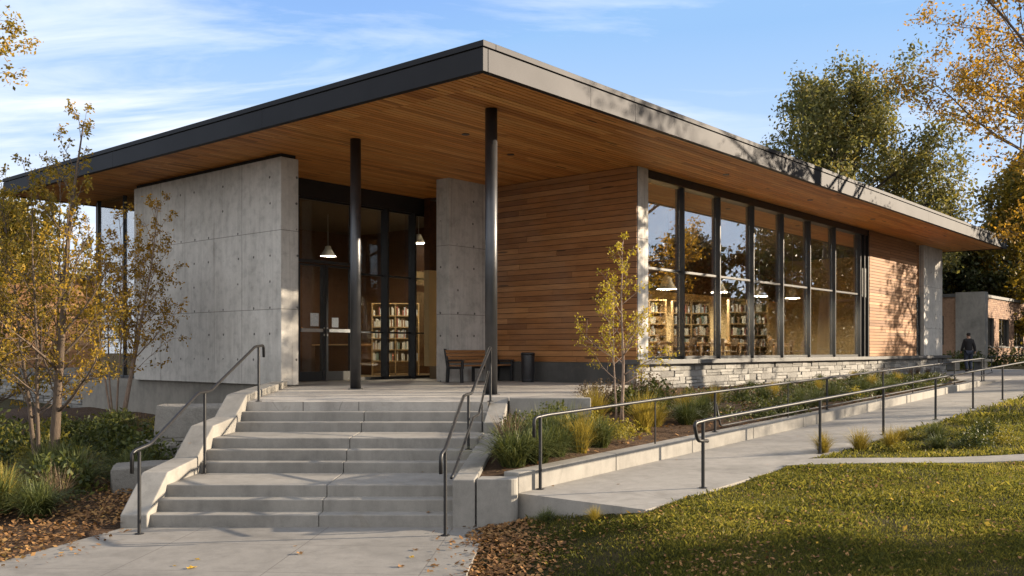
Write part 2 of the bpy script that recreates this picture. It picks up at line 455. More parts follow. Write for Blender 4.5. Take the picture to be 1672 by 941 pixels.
# ------------------------------------------------------------------ terrain and paving
def sstep(a, b, x):
    t = np.clip((x - a) / (b - a), 0, 1); return t * t * (3 - 2 * t)
def rampz(v): return np.clip(-.887 + .032 * np.asarray(v, float), -1.25, -.13)
def kerbtop(v): return rampz(v) + .255 - .004 * np.clip(np.asarray(v, float) + 2.33, 0, 23)
def vu_np(X, Y):
    dx = X - C0.x; dy = Y - C0.y
    return dx * RV.x + dy * RV.y, dx * LV.x + dy * LV.y
def ground_z(X, Y, under=True):
    X = np.asarray(X, float); Y = np.asarray(Y, float)
    v, u = vu_np(X, Y)
    left = np.clip(-1.40 + .030 * (Y - 10), -1.5, -.92)
    right = rampz(v) - .015 + .02 * np.sin(X * 1.3 + .6 * Y) * sstep(1.5, 3, X)
    right = right - .22 * (1 - sstep(-9.5, -4.4, u - .0)) * sstep(2, 6, X) * 0 
    far = sstep(30, 46, Y)
    s = sstep(-.6, 1.9, X)
    z = left * (1 - s) + right * s
    z = z * (1 - far) + (-.15) * far
    if under:
        z = np.where((X > -5.0) & (X < -.65) & (Y < 11.7), -1.5, z)
        z = np.where((X > -17) & (X < -4.4) & (Y > 5.6) & (Y < 28.2), z - .2, z)
        z = np.where((u < -2.5) & (u > -4.5) & (v > -2.25) & (v < 24.5), z - .28, z)
        z = np.where((u > -2.6) & (u < 2.6) & (v > -3.6) & (v < 31) & (X > -.6), z - .6, z)
        z = np.where((u > 2.3) & (u < 19.5) & (v > 1.8) & (v < 34.6), -1.6, z)
        z = np.where((X > -4.9) & (X < .0) & (Y > 11.6) & (Y < 26), -1.7, z)
        z = np.where((v > 19.5) & (v < 42) & (u < 2) & (u > -6.2), np.minimum(z, -.35), z)
    return z

def grid_sheet(name, xs, ys, zf, m, keep=None):
    X, Y = np.meshgrid(xs, ys); Z = zf(X, Y)
    V = np.stack([X, Y, Z], -1).reshape(-1, 3)
    nx, ny = len(xs), len(ys)
    i = (np.arange(ny - 1)[:, None] * nx + np.arange(nx - 1)[None, :]).ravel()
    Fq = np.stack([i, i + 1, i + 1 + nx, i + nx], -1)
    if keep is not None:
        k = keep((X[:-1, :-1] + X[1:, 1:]) / 2, (Y[:-1, :-1] + Y[1:, 1:]) / 2).ravel(); Fq = Fq[k]
    me = idx_mesh(name, V, Fq)
    return link(name, me, m, smooth=True)

xs = np.concatenate([np.linspace(-300, -24, 14)[:-1], np.linspace(-24, -8, 24)[:-1], np.arange(-8, 14, .2), np.linspace(14, 40, 40)[:-1], np.linspace(40, 320, 14)])
ys = np.concatenate([np.linspace(-60, 4, 12)[:-1], np.arange(4, 20, .2), np.linspace(20, 50, 50)[:-1], np.linspace(50, 500, 16)])
structure(grid_sheet('lawn', xs, ys, ground_z, 'lawn_soil'))

# mulch beds: left of the steps and between the terrace, the kerb and the window front
def left_edge(Y): return -4.80 - .27 * (11.7 - np.minimum(Y, 11.7))      # walkway edge
structure(grid_sheet('mulch_bed', np.arange(-17, -4.1, .22), np.arange(5.5, 28.4, .22),
    lambda X, Y: ground_z(X, Y, False) - .015 + (.035 + .05 * np.sin(X * 2.1) * np.sin(Y * 1.7 + X)) * sstep(-.05, .7, left_edge(Y) - X), 'mulch',
    lambda X, Y: X < left_edge(Y) + .7))
def bed_z(v, u):
    v = np.asarray(v, float); u = np.asarray(u, float)
    t = np.clip((u + 2.45) / 4.6, 0, 1)
    top = np.where(v < 9, -.16, -.16)
    z = kerbtop(v) - .05 + (top - kerbtop(v) + .05) * (t ** .8) + .025 * np.sin(v * 2.3) * np.sin(u * 2.9 + v)
    X = C0.x + RV.x * v + LV.x * u; Y = C0.y + RV.y * v + LV.y * u
    zc = -.757 + .093 * (Y - 11.66) - .07
    return np.where(Y < 15.4, zc + (z - zc) * sstep(-.35, .7, X), z)
def bed_xy(X, Y):
    v, u = vu_np(X, Y); return bed_z(v, u)
vv = np.arange(-3.4, 31, .22); uu = np.arange(-2.5, 2.42, .2)
VV, UU = np.meshgrid(vv, uu)
XX = C0.x + RV.x * VV + LV.x * UU; YY = C0.y + RV.y * VV + LV.y * UU
ZZ = bed_z(VV, UU)
V3 = np.stack([XX, YY, ZZ], -1).reshape(-1, 3); nx, ny = len(vv), len(uu)
ii = (np.arange(ny - 1)[:, None] * nx + np.arange(nx - 1)[None, :]).ravel()
Fq = np.stack([ii, ii + 1, ii + 1 + nx, ii + nx], -1)
cx = XX.ravel()[Fq].mean(1); cy = YY.ravel()[Fq].mean(1); cv = VV.ravel()[Fq].mean(1); cu = UU.ravel()[Fq].mean(1)
Fq = Fq[(cx > -.62 + .09 * np.clip(cy - 11.7, 0, 9)) & (cy > 11.72) & (cu > -2.5 + np.clip(cv - 19.6, 0, 99) * .47)]
structure(link('planting_bed', idx_mesh('planting_bed', V3, Fq), 'mulch', smooth=True))

# lower walkway
walk = [(-9.9, 2.0), (-.55, 2.0), (-.5, 11.66), (-.72, 11.66), (-4.62, 11.66), (-4.86, 11.62)]
walk = [(left_edge(np.array(2.0)).item() + .02, 2.0), (-.62, 2.0), (-.47, 9.0), (-.30, 11.6), (-.30, 11.69), (-4.6, 11.69), (-4.84, 11.62)]
structure(MB().prism(walk, -1.6, -1.35).build('walkway', 'paving'))

# terrace
plaza = [(-4.43, 15.54), (-.40, 15.54), (-.40, 15.95), (1.27, 15.95), (1.45, 19.5), (2.75, 22.7)]
plaza += [tuple(W(8.45, 2.42)[:2]), tuple(W(8.45, 7.2)[:2]), tuple(W(9.3, 10.38)[:2]), tuple(W(2.3, 10.38)[:2]), tuple(W(2.0, 8.1)[:2]), (-5.3, 21.7)]
structure(MB().prism(plaza, -1.55, 0.0).build('terrace', 'plaza_paving'))

# ramp, its level landing beyond, the narrow path across the lawn
rb = MB(); vs = np.linspace(-2.33, 24.15, 27)
rb.loft([[W(v, -2.68, float(rampz(v))), W(v, -2.68, -1.6), W(v, -4.6, -1.6), W(v, -4.6, float(rampz(v)))] for v in vs])
structure(rb.build('ramp', 'ramp_paving'))
structure(MB().prism([tuple(W(v, u)[:2]) for v, u in ((24.2, -6), (24.2, -2.66), (20.05, -2.66), (20.05, -2.35), (31, 2.2), (42, 2.2), (42, -6))], -1.2, -.128).build('forecourt', 'ramp_paving'))
pb = MB(); path_x = np.linspace(3.93, 16, 24)
def path_y(x): return 13.55 + .05 * (x - 4)
pb.loft([[Vector((x + .5, path_y(x) + .6, float(ground_z(x + .4, path_y(x) + .6, False)) + .03)), Vector((x + .5, path_y(x) + .6, -1.4)),
          Vector((x, path_y(x), -1.4)), Vector((x, path_y(x), float(ground_z(x, path_y(x), False)) + .03))] for x in path_x])
structure(pb.build('path', 'ramp_paving'))

# ------------------------------------------------------------------ steps
def xl(y): return -4.53 + .03 * (y - 11.68)
def xr(y): return -.74 + .09 * (y - 11.68)
st = thing('concrete_stairs', 'broad pale concrete stairs of nine risers with two landings leading to the entrance', 'stairs', (-2.6, 11.68, -1.35))
def loc_mb(o, mb): mb.v = [(x - o.location.x, y - o.location.y, z - o.location.z) for x, y, z in mb.v]; return mb
YS = [11.68, 11.94, 12.2, 13.4, 13.66, 13.92, 15.0, 15.27, 15.54]
for k in range(8):
    a, b2 = YS[k], YS[k + 1]; z = -1.35 + .15 * (k + 1)
    mb = MB().prism([(xl(a) - .05, a), (-2.423, a), (-2.423, b2 + .03), (xl(b2) - .05, b2 + .03)], -1.55 + .006 * k, z)
    mb.prism([(-2.417, a), (xr(a) + .02, a), (xr(b2) + .02, b2 + .03), (-2.417, b2 + .03)], -1.55 + .006 * k, z)
    loc_mb(st, mb).build('landing' if k in (2, 5) else 'step', 'step_concrete', st, bevel=.014)
# left cheek wall follows the flights and runs on to the big wall
prof = [(11.60, -1.19), (12.25, -.74), (13.30, -.67), (13.95, -.27), (14.95, -.21), (15.55, .12), (17.0, .13), (21.82, .13)]
def xin(y): return xl(y) if y < 15.55 else xl(15.55) + (-5.26 - xl(15.55)) * (y - 15.55) / 6.27
mb = MB().loft([[Vector((xin(y), y, z)), Vector((xin(y), y, -1.6)), Vector((xin(y) - .34, y, -1.6)), Vector((xin(y) - .34, y, z))][::-1] for y, z in prof])
loc_mb(st, mb).build('cheek_wall', 'kerb_concrete', st, bevel=.015)
mb = MB().loft([[Vector((xr(y), y, z)), Vector((xr(y), y, -1.6)), Vector((xr(y) + .28, y, -1.6)), Vector((xr(y) + .28, y, z))] for y, z in ((11.64, -.757), (13.2, -.62), (14.84, -.46))])
loc_mb(st, mb).build('cheek_wall', 'kerb_concrete', st, bevel=.015)
mb = MB().loft([[Vector((xr(y), y, z)), Vector((xr(y), y, -1.6)), Vector((xr(y) + .30, y, -1.6)), Vector((xr(y) + .30, y, z))] for y, z in ((14.845, -.29), (15.98, .06))])
loc_mb(st, mb).build('cheek_wall', 'kerb_concrete', st, bevel=.015)

# planter walls
pl = thing('planter_wall', 'low concrete planter wall at the terrace edge beside the top of the stairs', 'planter wall', (.6, 16.0, -.6))
loc_mb(pl, MB().box(-.04, 1.33, 15.72, 15.945, -1.3, .055)).build('wall', 'kerb_concrete', pl, bevel=.015)
arc = [(.075 - .12 + .12 * math.sin(a), 11.66 + .12 - .12 * math.cos(a)) for a in np.linspace(0, math.pi / 2, 6)]
tag(MB().prism([(-.445, 11.66)] + arc + [(.075, 11.88), (.075, 11.95), (-.40, 11.95)], -1.65, -.752).build('retaining_block', 'kerb_concrete', None, bevel=.012), 'squat concrete retaining block with rounded corner at the foot of the ramp', 'retaining wall')
kb = thing('kerb_wall', 'long pale concrete kerb wall rising along the left side of the ramp', 'kerb', W(-2.3, -2.58, -.94))
segs = MB(); e = np.linspace(-2.32, 19.9, 11)
for a, b2 in zip(e[:-1], e[1:]):
    b3 = b2 - .012
    segs.loft([[W(v, -2.45, float(kerbtop(v))), W(v, -2.45, -1.6), W(v, -2.70, -1.6), W(v, -2.70, float(kerbtop(v)))] for v in (a, b3)])
loc_mb(kb, segs).build('wall', 'kerb_concrete', kb, bevel=.012)

# boulders and stone blocks in the left bed
def boulder(loc, size, seed, rot, label, name='stone_block'):
    r = random.Random(seed); mb = MB()
    n = 4
    secs = []
    for k, zz in enumerate((0, .08, .9, 1.0)):
        ins = (.0, 0, 0, .06)[k]
        sec = []
        for (sx, sy) in ((-1, -1), (0, -1.04), (1, -1), (1.03, 0), (1, 1), (0, 1.03), (-1, 1), (-1.03, 0)):
            j = lambda: r.uniform(-.07, .07)
            sec.append(Vector(((sx * (1 - ins) + j()) * size[0] / 2, (sy * (1 - ins) + j()) * size[1] / 2, zz * size[2] + r.uniform(-.03, .03) * size[2])))
        secs.append(sec)
    mb.loft(secs)
    o = mb.build(name, 'boulder_stone', None, bevel=.025, loc=loc, rot=rot)
    return tag(o, label, 'stone')
def gz(x, y): return float(ground_z(x, y, False))
boulder((-5.75, 17.0, -.75), (1.25, .8, .62), 3, .1, 'large squared stone block stacked on top beside the upper left handrail')
boulder((-5.55, 16.6, -1.28), (.72, .7, .52), 4, -.1, 'grey stone block under the large squared one, next to the stairs')
boulder((-6.3, 16.8, -1.28), (.7, .8, .52), 14, .15, 'grey stone block under the large squared one, farther from the stairs')
boulder((-5.55, 14.35, -1.3), (1.05, .7, .42), 5, .35, 'weathered pale boulder half hidden by the lower left handrail')
boulder((-5.0, 14.7, -1.3), (.35, .6, .62), 6, .0, 'narrow stone wedge between boulder and stair cheek wall')

# ------------------------------------------------------------------ railings
def post(parent, base, top, r=.021, flange=True):
    mb = MB().tube([base, top], r, 10)
    loc_mb(parent, mb).build('post', 'rail_metal', parent, smooth=False)
    if flange:
        f = MB().lathe([(.055, 0), (.055, .008), (.03, .014)], 14)
        po = parent.children[-1]
        f.v = [(x + base[0] - parent.location.x, y + base[1] - parent.location.y, z + base[2] + .001 - parent.location.z) for x, y, z in f.v]
        f.build('base_plate', 'rail_metal', po)
def smooth_path(pts, r=.07, n=4):
    pts = [Vector(p) for p in pts]; out = [pts[0]]
    for a, b2, c in zip(pts[:-2], pts[1:-1], pts[2:]):
        d1 = (a - b2); d2 = (c - b2); rr = min(r, d1.length * .45, d2.length * .45)
        p, q = b2 + d1.normalized() * rr, b2 + d2.normalized() * rr
        for k in range(n + 1):
            t = k / n; out.append(p * (1 - t) ** 2 + b2 * 2 * t * (1 - t) + q * t * t)
    out.append(pts[-1]); return out
def rail(parent, name, pts, r=.023):
    mb = MB().tube(smooth_path(pts), r, 10)
    o = loc_mb(parent, mb).build(name, 'rail_metal', parent, smooth=True)
    return o

rl = thing('stair_railing', 'black metal handrail with three posts on the left side of the stairs', 'railing', (-4.45, 11.2, -1.35))
rail(rl, 'handrail', [(-4.56, 11.2, -.62), (-4.56, 11.2, -.36), (-4.46, 11.5, -.30), (-4.40, 13.1, .26), (-4.36, 13.5, .27), (-4.25, 15.45, .92), (-4.22, 15.85, .94), (-4.22, 15.87, .74)])
post(rl, (-4.48, 11.22, -1.35), (-4.48, 11.22, -.36)); post(rl, (-4.385, 13.32, -.90), (-4.385, 13.32, .27)); post(rl, (-4.24, 15.62, 0), (-4.24, 15.62, .93))
rr_ = thing('stair_railing', 'black metal double handrail with posts on the right side of the stairs', 'railing', (-.8, 11.12, -1.35))
rail(rr_, 'handrail', [(-.84, 11.0, -.60), (-.84, 11.0, -.37), (-.80, 11.15, -.33), (-.70, 13.55, .20), (-.60, 13.85, .22), (-.36, 15.62, .92), (-.36, 15.64, .45)])
rail(rr_, 'lower_rail', [(-.74, 11.4, -.70), (-.72, 11.55, -.66), (-.57, 13.75, -.13), (-.5, 14.05, -.11), (-.39, 15.55, .50)], .019)
post(rr_, (-.795, 11.12, -1.35), (-.795, 11.12, -.35)); post(rr_, (-.64, 13.72, -.60), (-.64, 13.72, .21)); post(rr_, (-.36, 15.63, 0), (-.36, 15.63, .9))
post(rr_, (-.475, 14.9, -.46), (-.475, 14.9, .0), .013)

k1 = thing('ramp_railing', 'black handrail on top of the kerb wall on the planting side of the ramp', 'railing', W(-1.95, -2.76, -.92))
hz1 = lambda v: float(rampz(v)) + .945 - .0058 * v
pts = [W(-2.08, -2.76, hz1(-2) - .27), W(-2.08, -2.76, hz1(-2) - .02), W(-1.8, -2.76, hz1(-1.8))] + [W(v, -2.58, hz1(v)) for v in (2, 6, 10, 14, 18, 20.6)] + [W(20.9, -2.58, hz1(21) - .02)]
rail(k1, 'handrail', pts)
post(k1, W(-1.95, -2.76, float(rampz(-1.95))), W(-1.95, -2.76, hz1(-1.95)), .023)
for v, r in ((1.16, .012), (3.11, .021), (6.1, .012), (8.07, .021), (11.55, .021), (13.8, .013), (17.6, .019), (20.6, .019)):
    zb = float(kerbtop(v)) if v < 19.9 else -.128
    post(k1, W(v, -2.58, zb), W(v, -2.58, hz1(v)), r, r > .015)
post(k1, W(20.86, -2.58, -.128), W(20.86, -2.58, hz1(20.9)), .019)
rail(k1, 'lower_rail', [W(3.15, -2.58, hz1(3) - .2), W(3.3, -2.58, float(kerbtop(3.3)) + .09)] + [W(v, -2.58, float(kerbtop(v)) + .09) for v in (6, 12, 19.9)] + [W(21.2, -2.75, .16)], .016)
k2 = thing('ramp_railing', 'black handrail standing free on the lawn side of the ramp', 'railing', W(-.72, -4.45, -.88))
hz2 = lambda v: float(rampz(v)) + .865
rail(k2, 'handrail', [W(-.6, -4.45, hz2(-.7) - .27), W(-.86, -4.45, hz2(-.7) - .25), W(-.95, -4.45, hz2(-.8) - .02), W(-.6, -4.45, hz2(-.6))] + [W(v, -4.45, hz2(v)) for v in (3, 7, 11, 15, 19, 23)], .024)
for v in (-.72, 3.08, 6.02, 9.2, 12.1, 14.9, 18.2, 21.5):
    post(k2, W(v, -4.45, float(rampz(v))), W(v, -4.45, hz2(v)), .023)
k3 = thing('path_railing', 'thin dark railing beside the far path by the low brick building', 'railing', (23.5, 43.6, -.13))
rail(k3, 'handrail', [(22.2, 43.6, .52), (22.4, 43.6, .56), (25, 43.3, .7), (30, 42.8, .95)], .02)
for x, y in ((22.4, 43.6), (24.3, 43.4), (26.6, 43.15), (29, 42.9)): post(k3, (x, y, -.16), (x, y, .56 + (x - 22.4) * .05), .02, False)
# ------------------------------------------------------------------ the library (local axes: x = v, y = u)
LB = thing('library_building', 'modern low library with broad flat roof, concrete walls, cedar cladding and tall dark windows', 'building', (C0.x, C0.y, 0), ROT_B)
SO = 5.5
def part(name, mb, m, parent=LB, **k): return mb.build(name, m, parent, **k)

# roof
roof = part('roof', MB().box(.30, 35.3, .30, 19.05, SO + .13, SO + .40), 'roof_felt')
def fascia(mb_panel, mb_cop, mb_gap):
    f = part('fascia', mb_panel, 'fascia_metal', LB, bevel=.004)
    part('coping', mb_cop, 'fascia_metal', f, bevel=.004); part('reveal', mb_gap, 'dark_gap', f)
V1, U1 = 35.6, 19.35
def run(a, b, seams):
    e = [a] + [s for s in seams if a < s < b] + [b]
    return list(zip(e[:-1], e[1:]))
# entrance side (v = 0), window side (u = 0), far end, left end
p, c, g = MB(), MB(), MB()
for a, b2 in run(.003, U1 - .003, [6.2, 12.6]): p.box(0, .12, a + .002, b2 - .002, SO - .02, SO + .365)
for a, b2 in run(-.015, U1 + .015, [7.4, 14.2]): c.box(-.015, .3, a + .0015, b2 - .0015, SO + .385, SO + .485)
g.box(.02, .2, .02, U1 - .02, SO + .33, SO + .40); fascia(p, c, g)
p, c, g = MB(), MB(), MB()
for a, b2 in run(.125, V1 - .003, [3.05, 4.6, 9.4, 14.0, 19.0, 24.0, 29.0]): p.box(a + .002, b2 - .002, 0, .12, SO - .021, SO + .364)
for a, b2 in run(.305, V1 + .015, [4.55, 10.4, 16.4, 22.4, 28.4]): c.box(a + .0015, b2 - .0015, -.014, .3, SO + .386, SO + .484)
g.box(.21, V1 - .02, .021, .2, SO + .331, SO + .399); fascia(p, c, g)
p, c, g = MB().box(V1 - .12, V1, .125, U1, SO - .022, SO + .363), MB().box(V1 - .3, V1 + .014, .305, U1 + .014, SO + .387, SO + .483), MB().box(V1 - .2, V1 - .02, .22, U1 - .02, SO + .332, SO + .398); fascia(p, c, g)
p, c, g = MB().box(.125, V1 - .125, U1 - .12, U1 - .001, SO - .023, SO + .362), MB().box(.305, V1 - .305, U1 - .3, U1 + .013, SO + .388, SO + .482), MB().box(.21, V1 - .21, U1 - .2, U1 - .022, SO + .333, SO + .397); fascia(p, c, g)

# soffit boards
r = random.Random(11)
sb = MB(); w = .135; u = .125
while u < U1 - .13:
    u2 = min(u + w - .020, U1 - .125); v = .125; first = True
    while v < V1 - .125:
        L = .62 if first else r.uniform(2.2, 5.4); first = False
        v2 = min(v + L, V1 - .125)
        dz = r.uniform(0, .003)
        sb.box(v, v2 - .004, u, u2, SO + dz, SO + .03)
        v = v2
    u += w
sof = part('soffit', sb, 'soffit_wood')
part('backing', MB().box(.12, V1 - .12, .12, U1 - .12, SO + .034, SO + .10), 'dark_gap', sof)

# concrete walls
def conc(name, v0, v1, u0, u1, z0, z1, gap=True):
    o = part(name, MB().box(v0, v1, u0, u1, z0, z1), 'cast_concrete', LB, bevel=.012)
    if gap: part('shadow_gap', MB().box(v0 + .05, v1 - .05, u0 + .05, u1 - .05, z1, SO + .02), 'dark_gap', o)
    return o
conc('concrete_wall', 1.75, 2.25, 7.97, 14.86, .03, SO - .09)
conc('concrete_pier', 6.6, 8.47, 7.2, 7.68, 0, SO + .02, False)
conc('concrete_pier', 8.535, 9.03, 2.46, 2.80, .62, SO + .02, False)
conc('concrete_pier', 31.75, 34.5, 2.46, 2.9, .62, SO + .02, False)
part('plinth', MB().box(1.88, 2.2, 8.25, 18.3, -1.3, .028), 'base_concrete', LB, bevel=.01)
part('plinth', MB().box(8.46, 8.53, 2.52, 7.19, -.6, .54), 'dark_concrete', LB, bevel=.008)

# timber walls
def board_wall(name, seed, face, s0, s1, z0, z1, m, h=.150, axis='y'):
    r = random.Random(seed); mb = MB(); z = z0
    while z < z1 - .01:
        z2 = min(z + h - .014, z1); s = s0; first = True
        while s < s1 - .01:
            L = r.uniform(1.4, 4.2); s2 = min(s + L, s1)
            if s1 - s2 < .3: s2 = s1
            d = r.uniform(0, .009)
            if axis == 'y': mb.box(face + d, face + .028, s + .0015, s2 - .0015, z, z2)
            else: mb.box(s + .0015, s2 - .0015, face + d, face + .028, z, z2)
            s = s2
        z += h
    o = part(name, mb, m)
    if axis == 'y': part('backing', MB().box(face + .03, face + .055, s0 + .001, s1 - .001, z0, z1), 'dark_gap', o)
    else: part('backing', MB().box(s0 + .001, s1 - .001, face + .03, face + .3, z0, z1), 'dark_gap', o)
    return o
board_wall('cedar_wall', 21, 8.475, 2.462, 7.195, .55, SO + .01, 'wall_wood')
board_wall('cedar_wall', 22, 2.46, 24.98, 30.7, .625, SO + .01, 'panel_wood', .118, 'x')
board_wall('cedar_wall', 23, 2.66, 30.72, 31.74, 3.3, SO + .01, 'panel_wood', .118, 'x')

# stone base and sill along the window front
def stone_courses(seed, s0, s1, z0, z1, fn):
    r = random.Random(seed); mb = MB(); z = z0
    while z < z1 - .03:
        h = r.uniform(.09, .20)
        if z1 - z - h < .08: h = z1 - z
        s = s0 - r.uniform(0, .3)
        while s < s1:
            L = r.uniform(.22, .72) * (1.2 if h > .13 else 1)
            split = h > .16 and r.random() < .3
            for (za, zb) in (((z, z + h * .5), (z + h * .5, z + h)) if split else ((z, z + h),)):
                a, b2 = max(s, s0), min(s + L, s1)
                if b2 - a < .04: continue
                d = r.uniform(-.022, .018); j = lambda q=.008: r.uniform(-q, q)
                g_ = .006
                def pt(ss, zz, dd): return fn(ss, zz, dd)
                i = len(mb.v)
                q = [(a + g_ + j(), za + g_ + j()), (b2 - g_ + j(), za + g_ + j()), (b2 - g_ + j(), zb - g_ + j()), (a + g_ + j(), zb - g_ + j())]
                mb.v += [fn(x, y, d + j(.012)) for x, y in q] + [fn(x, y, .12) for x, y in q]
                mb.f += [(i+3, i+2, i+1, i), (i+4, i+5, i+6, i+7)] + [(i+k, i+(k+1) % 4, i+4+(k+1) % 4, i+4+k) for k in range(4)]
            s += L
        z += h
    return mb
sbm = stone_courses(31, 8.22, 34.55, -.75, .5, lambda s, z, d: (s, 2.30 + d, z))
sbm2 = stone_courses(32, 2.33, 2.52, -.75, .5, lambda s, z, d: (8.2 + d, s, z)); k0 = len(sbm.v); sbm.v += sbm2.v; sbm.f += [tuple(i + k0 for i in f) for f in sbm2.f]
sbm3 = stone_courses(33, 2.33, 6, -.75, .5, lambda s, z, d: (34.56 - d, s, z)); k0 = len(sbm.v); sbm.v += sbm3.v; sbm.f += [tuple(i + k0 for i in f) for f in sbm3.f]
bs = part('stone_base', sbm, 'wall_stone', LB, bevel=.008)
part('mortar', MB().box(8.235, 34.52, 2.332, 2.6, -.9, .499), 'mortar', bs)
sl = MB()
for a, b2 in run(8.1, 34.75, [11.0, 14.2, 17.6, 21.0, 24.6, 28.0, 31.4]): sl.box(a + .003, b2 - .003, 2.12, 2.78, .50, .618)
part('window_sill', sl, 'sill_stone', LB, bevel=.012)

# big windows
MV = [9.035, 11.0, 13.07, 15.24, 17.38, 19.55, 21.8, 24.3]
TZ = 3.0
for k in range(7):
    a, b2 = MV[k], MV[k + 1]; mb = MB()
    mb.box(b2 - .024, b2 + .024, 2.55, 2.76, .62, SO - .22)                 # deep mullion fin
    if k == 0: mb.box(a, a + .05, 2.60, 2.76, .62, SO - .22)
    lo = a + (.05 if k == 0 else .024)
    mb.box(lo, b2 - .024, 2.62, 2.76, .621, .70)                            # bottom rail
    mb.box(lo, b2 - .024, 2.63, 2.75, TZ - .03, TZ + .03)                   # transom
    wn = part('window', mb, 'frame_metal')
    part('glass_pane', MB().box(lo + .001, b2 - .025, 2.685, 2.697, .70, TZ - .03), 'window_glass', wn)
    part('glass_pane', MB().box(lo + .001, b2 - .025, 2.685, 2.697, TZ + .03, SO - .22), 'window_glass', wn)
part('head_beam', MB().box(9.035, 24.98, 2.52, 2.80, SO - .219, SO + .02), 'frame_metal', LB)
mb = MB().box(24.34, 24.975, 2.60, 2.78, .62, SO - .222).box(24.56, 24.62, 2.50, 2.599, .62, SO - .222).box(24.90, 24.97, 2.48, 2.599, .62, SO - .222)
o = part('side_door', mb, 'frame_metal'); part('pull_bar', MB().box(24.44, 24.465, 2.53, 2.555, 2.9, 4.0).box(24.44, 24.465, 2.555, 2.60, 2.95, 2.98).box(24.44, 24.465, 2.555, 2.60, 3.92, 3.95), 'bar_metal', o)
part('pull_bar', MB().box(24.75, 24.775, 2.53, 2.555, 2.9, 4.0).box(24.75, 24.775, 2.555, 2.60, 2.95, 2.98).box(24.75, 24.775, 2.555, 2.60, 3.92, 3.95), 'bar_metal', o)
mb = MB().box(30.72, 31.74, 2.66, 2.76, 3.2, 3.3).box(30.72, 30.80, 2.62, 2.76, .62, 3.2).box(31.66, 31.74, 2.62, 2.76, .62, 3.2).box(30.80, 31.66, 2.64, 2.75, .62, .70).box(30.80, 31.66, 2.64, 2.75, 1.55, 1.60)
wn = part('window', mb, 'frame_metal'); part('glass_pane', MB().box(30.801, 31.659, 2.69, 2.70, .70, 1.55), 'window_glass', wn); part('glass_pane', MB().box(30.801, 31.659, 2.69, 2.70, 1.60, 3.2), 'window_glass', wn)

# entrance glazing at u = 10.4
UE = 10.4; HD = 5.02
part('head_beam', MB().box(2.26, 9.6, UE - .12, UE + .12, HD, SO + .02), 'frame_metal', LB)
def glazed(name, a, b2, z0, z1, rails, fin, fw=.06):
    mb = MB().box(a, a + fw, UE - .05, UE + .07, z0, z1).box(b2 - fw, b2, UE - fin, UE + .07, z0, z1)
    e = [z0] + rails + [z1]
    for i, z in enumerate(e):
        h = .16 if (i == 0 and name == 'entrance_door') else .05
        if i == 0: mb.box(a + fw, b2 - fw, UE - .045, UE + .06, z, z + h * 1.6)
        elif i == len(e) - 1: mb.box(a + fw, b2 - fw, UE - .045, UE + .06, z - h, z)
        else: mb.box(a + fw, b2 - fw, UE - .04, UE + .055, z - .025, z + .025)
    o = part(name, mb, 'frame_metal')
    lo = [e[0] + (.16 if name == 'entrance_door' else .05) * 1.6] + [z + .025 for z in rails]
    hi = [z - .025 for z in rails] + [e[-1] - (.16 if False else .05)]
    for l_, h_ in zip(lo, hi):
        part('glass_pane', MB().box(a + fw, b2 - fw, UE, UE + .01, l_, h_), 'door_glass', o)
    return o
glazed('window', 2.27, 3.98, .004, HD - .001, [1.4, 3.25], .05)
for a, b2, (na, nb, nz, nh) in ((4.0, 4.93, (4.46, 4.74, 1.52, .36), ), (4.95, 5.93, (5.20, 5.43, 1.50, .27))):
    d = glazed('entrance_door', a, b2, .012, 3.22, [], .06, .09)
    part('push_bar', MB().box(a + .1, b2 - .1, UE - .085, UE - .035, 1.36, 1.45).box(a + .1, a + .15, UE - .034, UE - .002, 1.38, 1.43).box(b2 - .15, b2 - .1, UE - .034, UE - .002, 1.38, 1.43), 'bar_metal', d)
    part('notice', MB().box(na, nb, UE - .006, UE - .002, nz, nz + nh), 'paper', d)
    lk = b2 - .045 if a < 4.5 else a + .045
    part('door_lock', MB().box(lk - .02, lk + .02, UE - .075, UE - .061, 1.25, 1.31).box(lk - .02, lk + .02, UE - .075, UE - .061, 1.45, 1.49), 'bar_metal', d)
o = glazed('window', 4.0, 5.93, 3.26, HD - .001, [], .12)
glazed('window', 5.95, 7.15, .004, HD - .001, [1.38, 3.05], .22, .07)
glazed('window', 7.17, 8.26, .004, HD - .001, [1.38, 3.05], .22, .07)
glazed('window', 8.28, 9.30, .004, HD - .001, [1.38, 3.05], .10, .07)
# left end glazing
o = part('window', MB().box(2.34, 2.46, 14.87, 14.95, .03, SO).box(2.34, 2.46, 16.62, 16.66, .03, SO).box(2.34, 2.46, 18.24, 18.3, .03, SO).box(2.35, 2.45, 14.95, 16.62, .03, .11).box(2.35, 2.45, 16.66, 18.24, .03, .11).box(2.35, 2.45, 14.95, 16.62, 1.2, 1.26).box(2.35, 2.45, 16.66, 18.24, 1.2, 1.26), 'frame_metal')
part('glass_pane', MB().box(2.395, 2.405, 14.95, 16.62, 1.26, SO), 'window_glass', o); part('glass_pane', MB().box(2.395, 2.405, 16.66, 18.24, 1.26, SO), 'window_glass', o)
part('glass_pane', MB().box(2.395, 2.405, 14.95, 16.62, .11, 1.2), 'window_glass', o); part('glass_pane', MB().box(2.395, 2.405, 16.66, 18.24, .11, 1.2), 'window_glass', o)

# columns
cp = W(2.0, 1.6); 
for (vv_, uu_) in ((1.99, 1.59), (1.99, 5.58)):
    o = part('column', MB().lathe([(.118, 0), (.118, SO)], 32, (vv_, uu_)), 'column_paint', LB, smooth=False)
    o.data.polygons.foreach_set('use_smooth', [len(p_.vertices) == 4 for p_ in o.data.polygons])
    part('base_plate', MB().lathe([(.17, .002), (.17, .014), (.125, .02)], 24, (vv_, uu_)), 'column_paint', o)
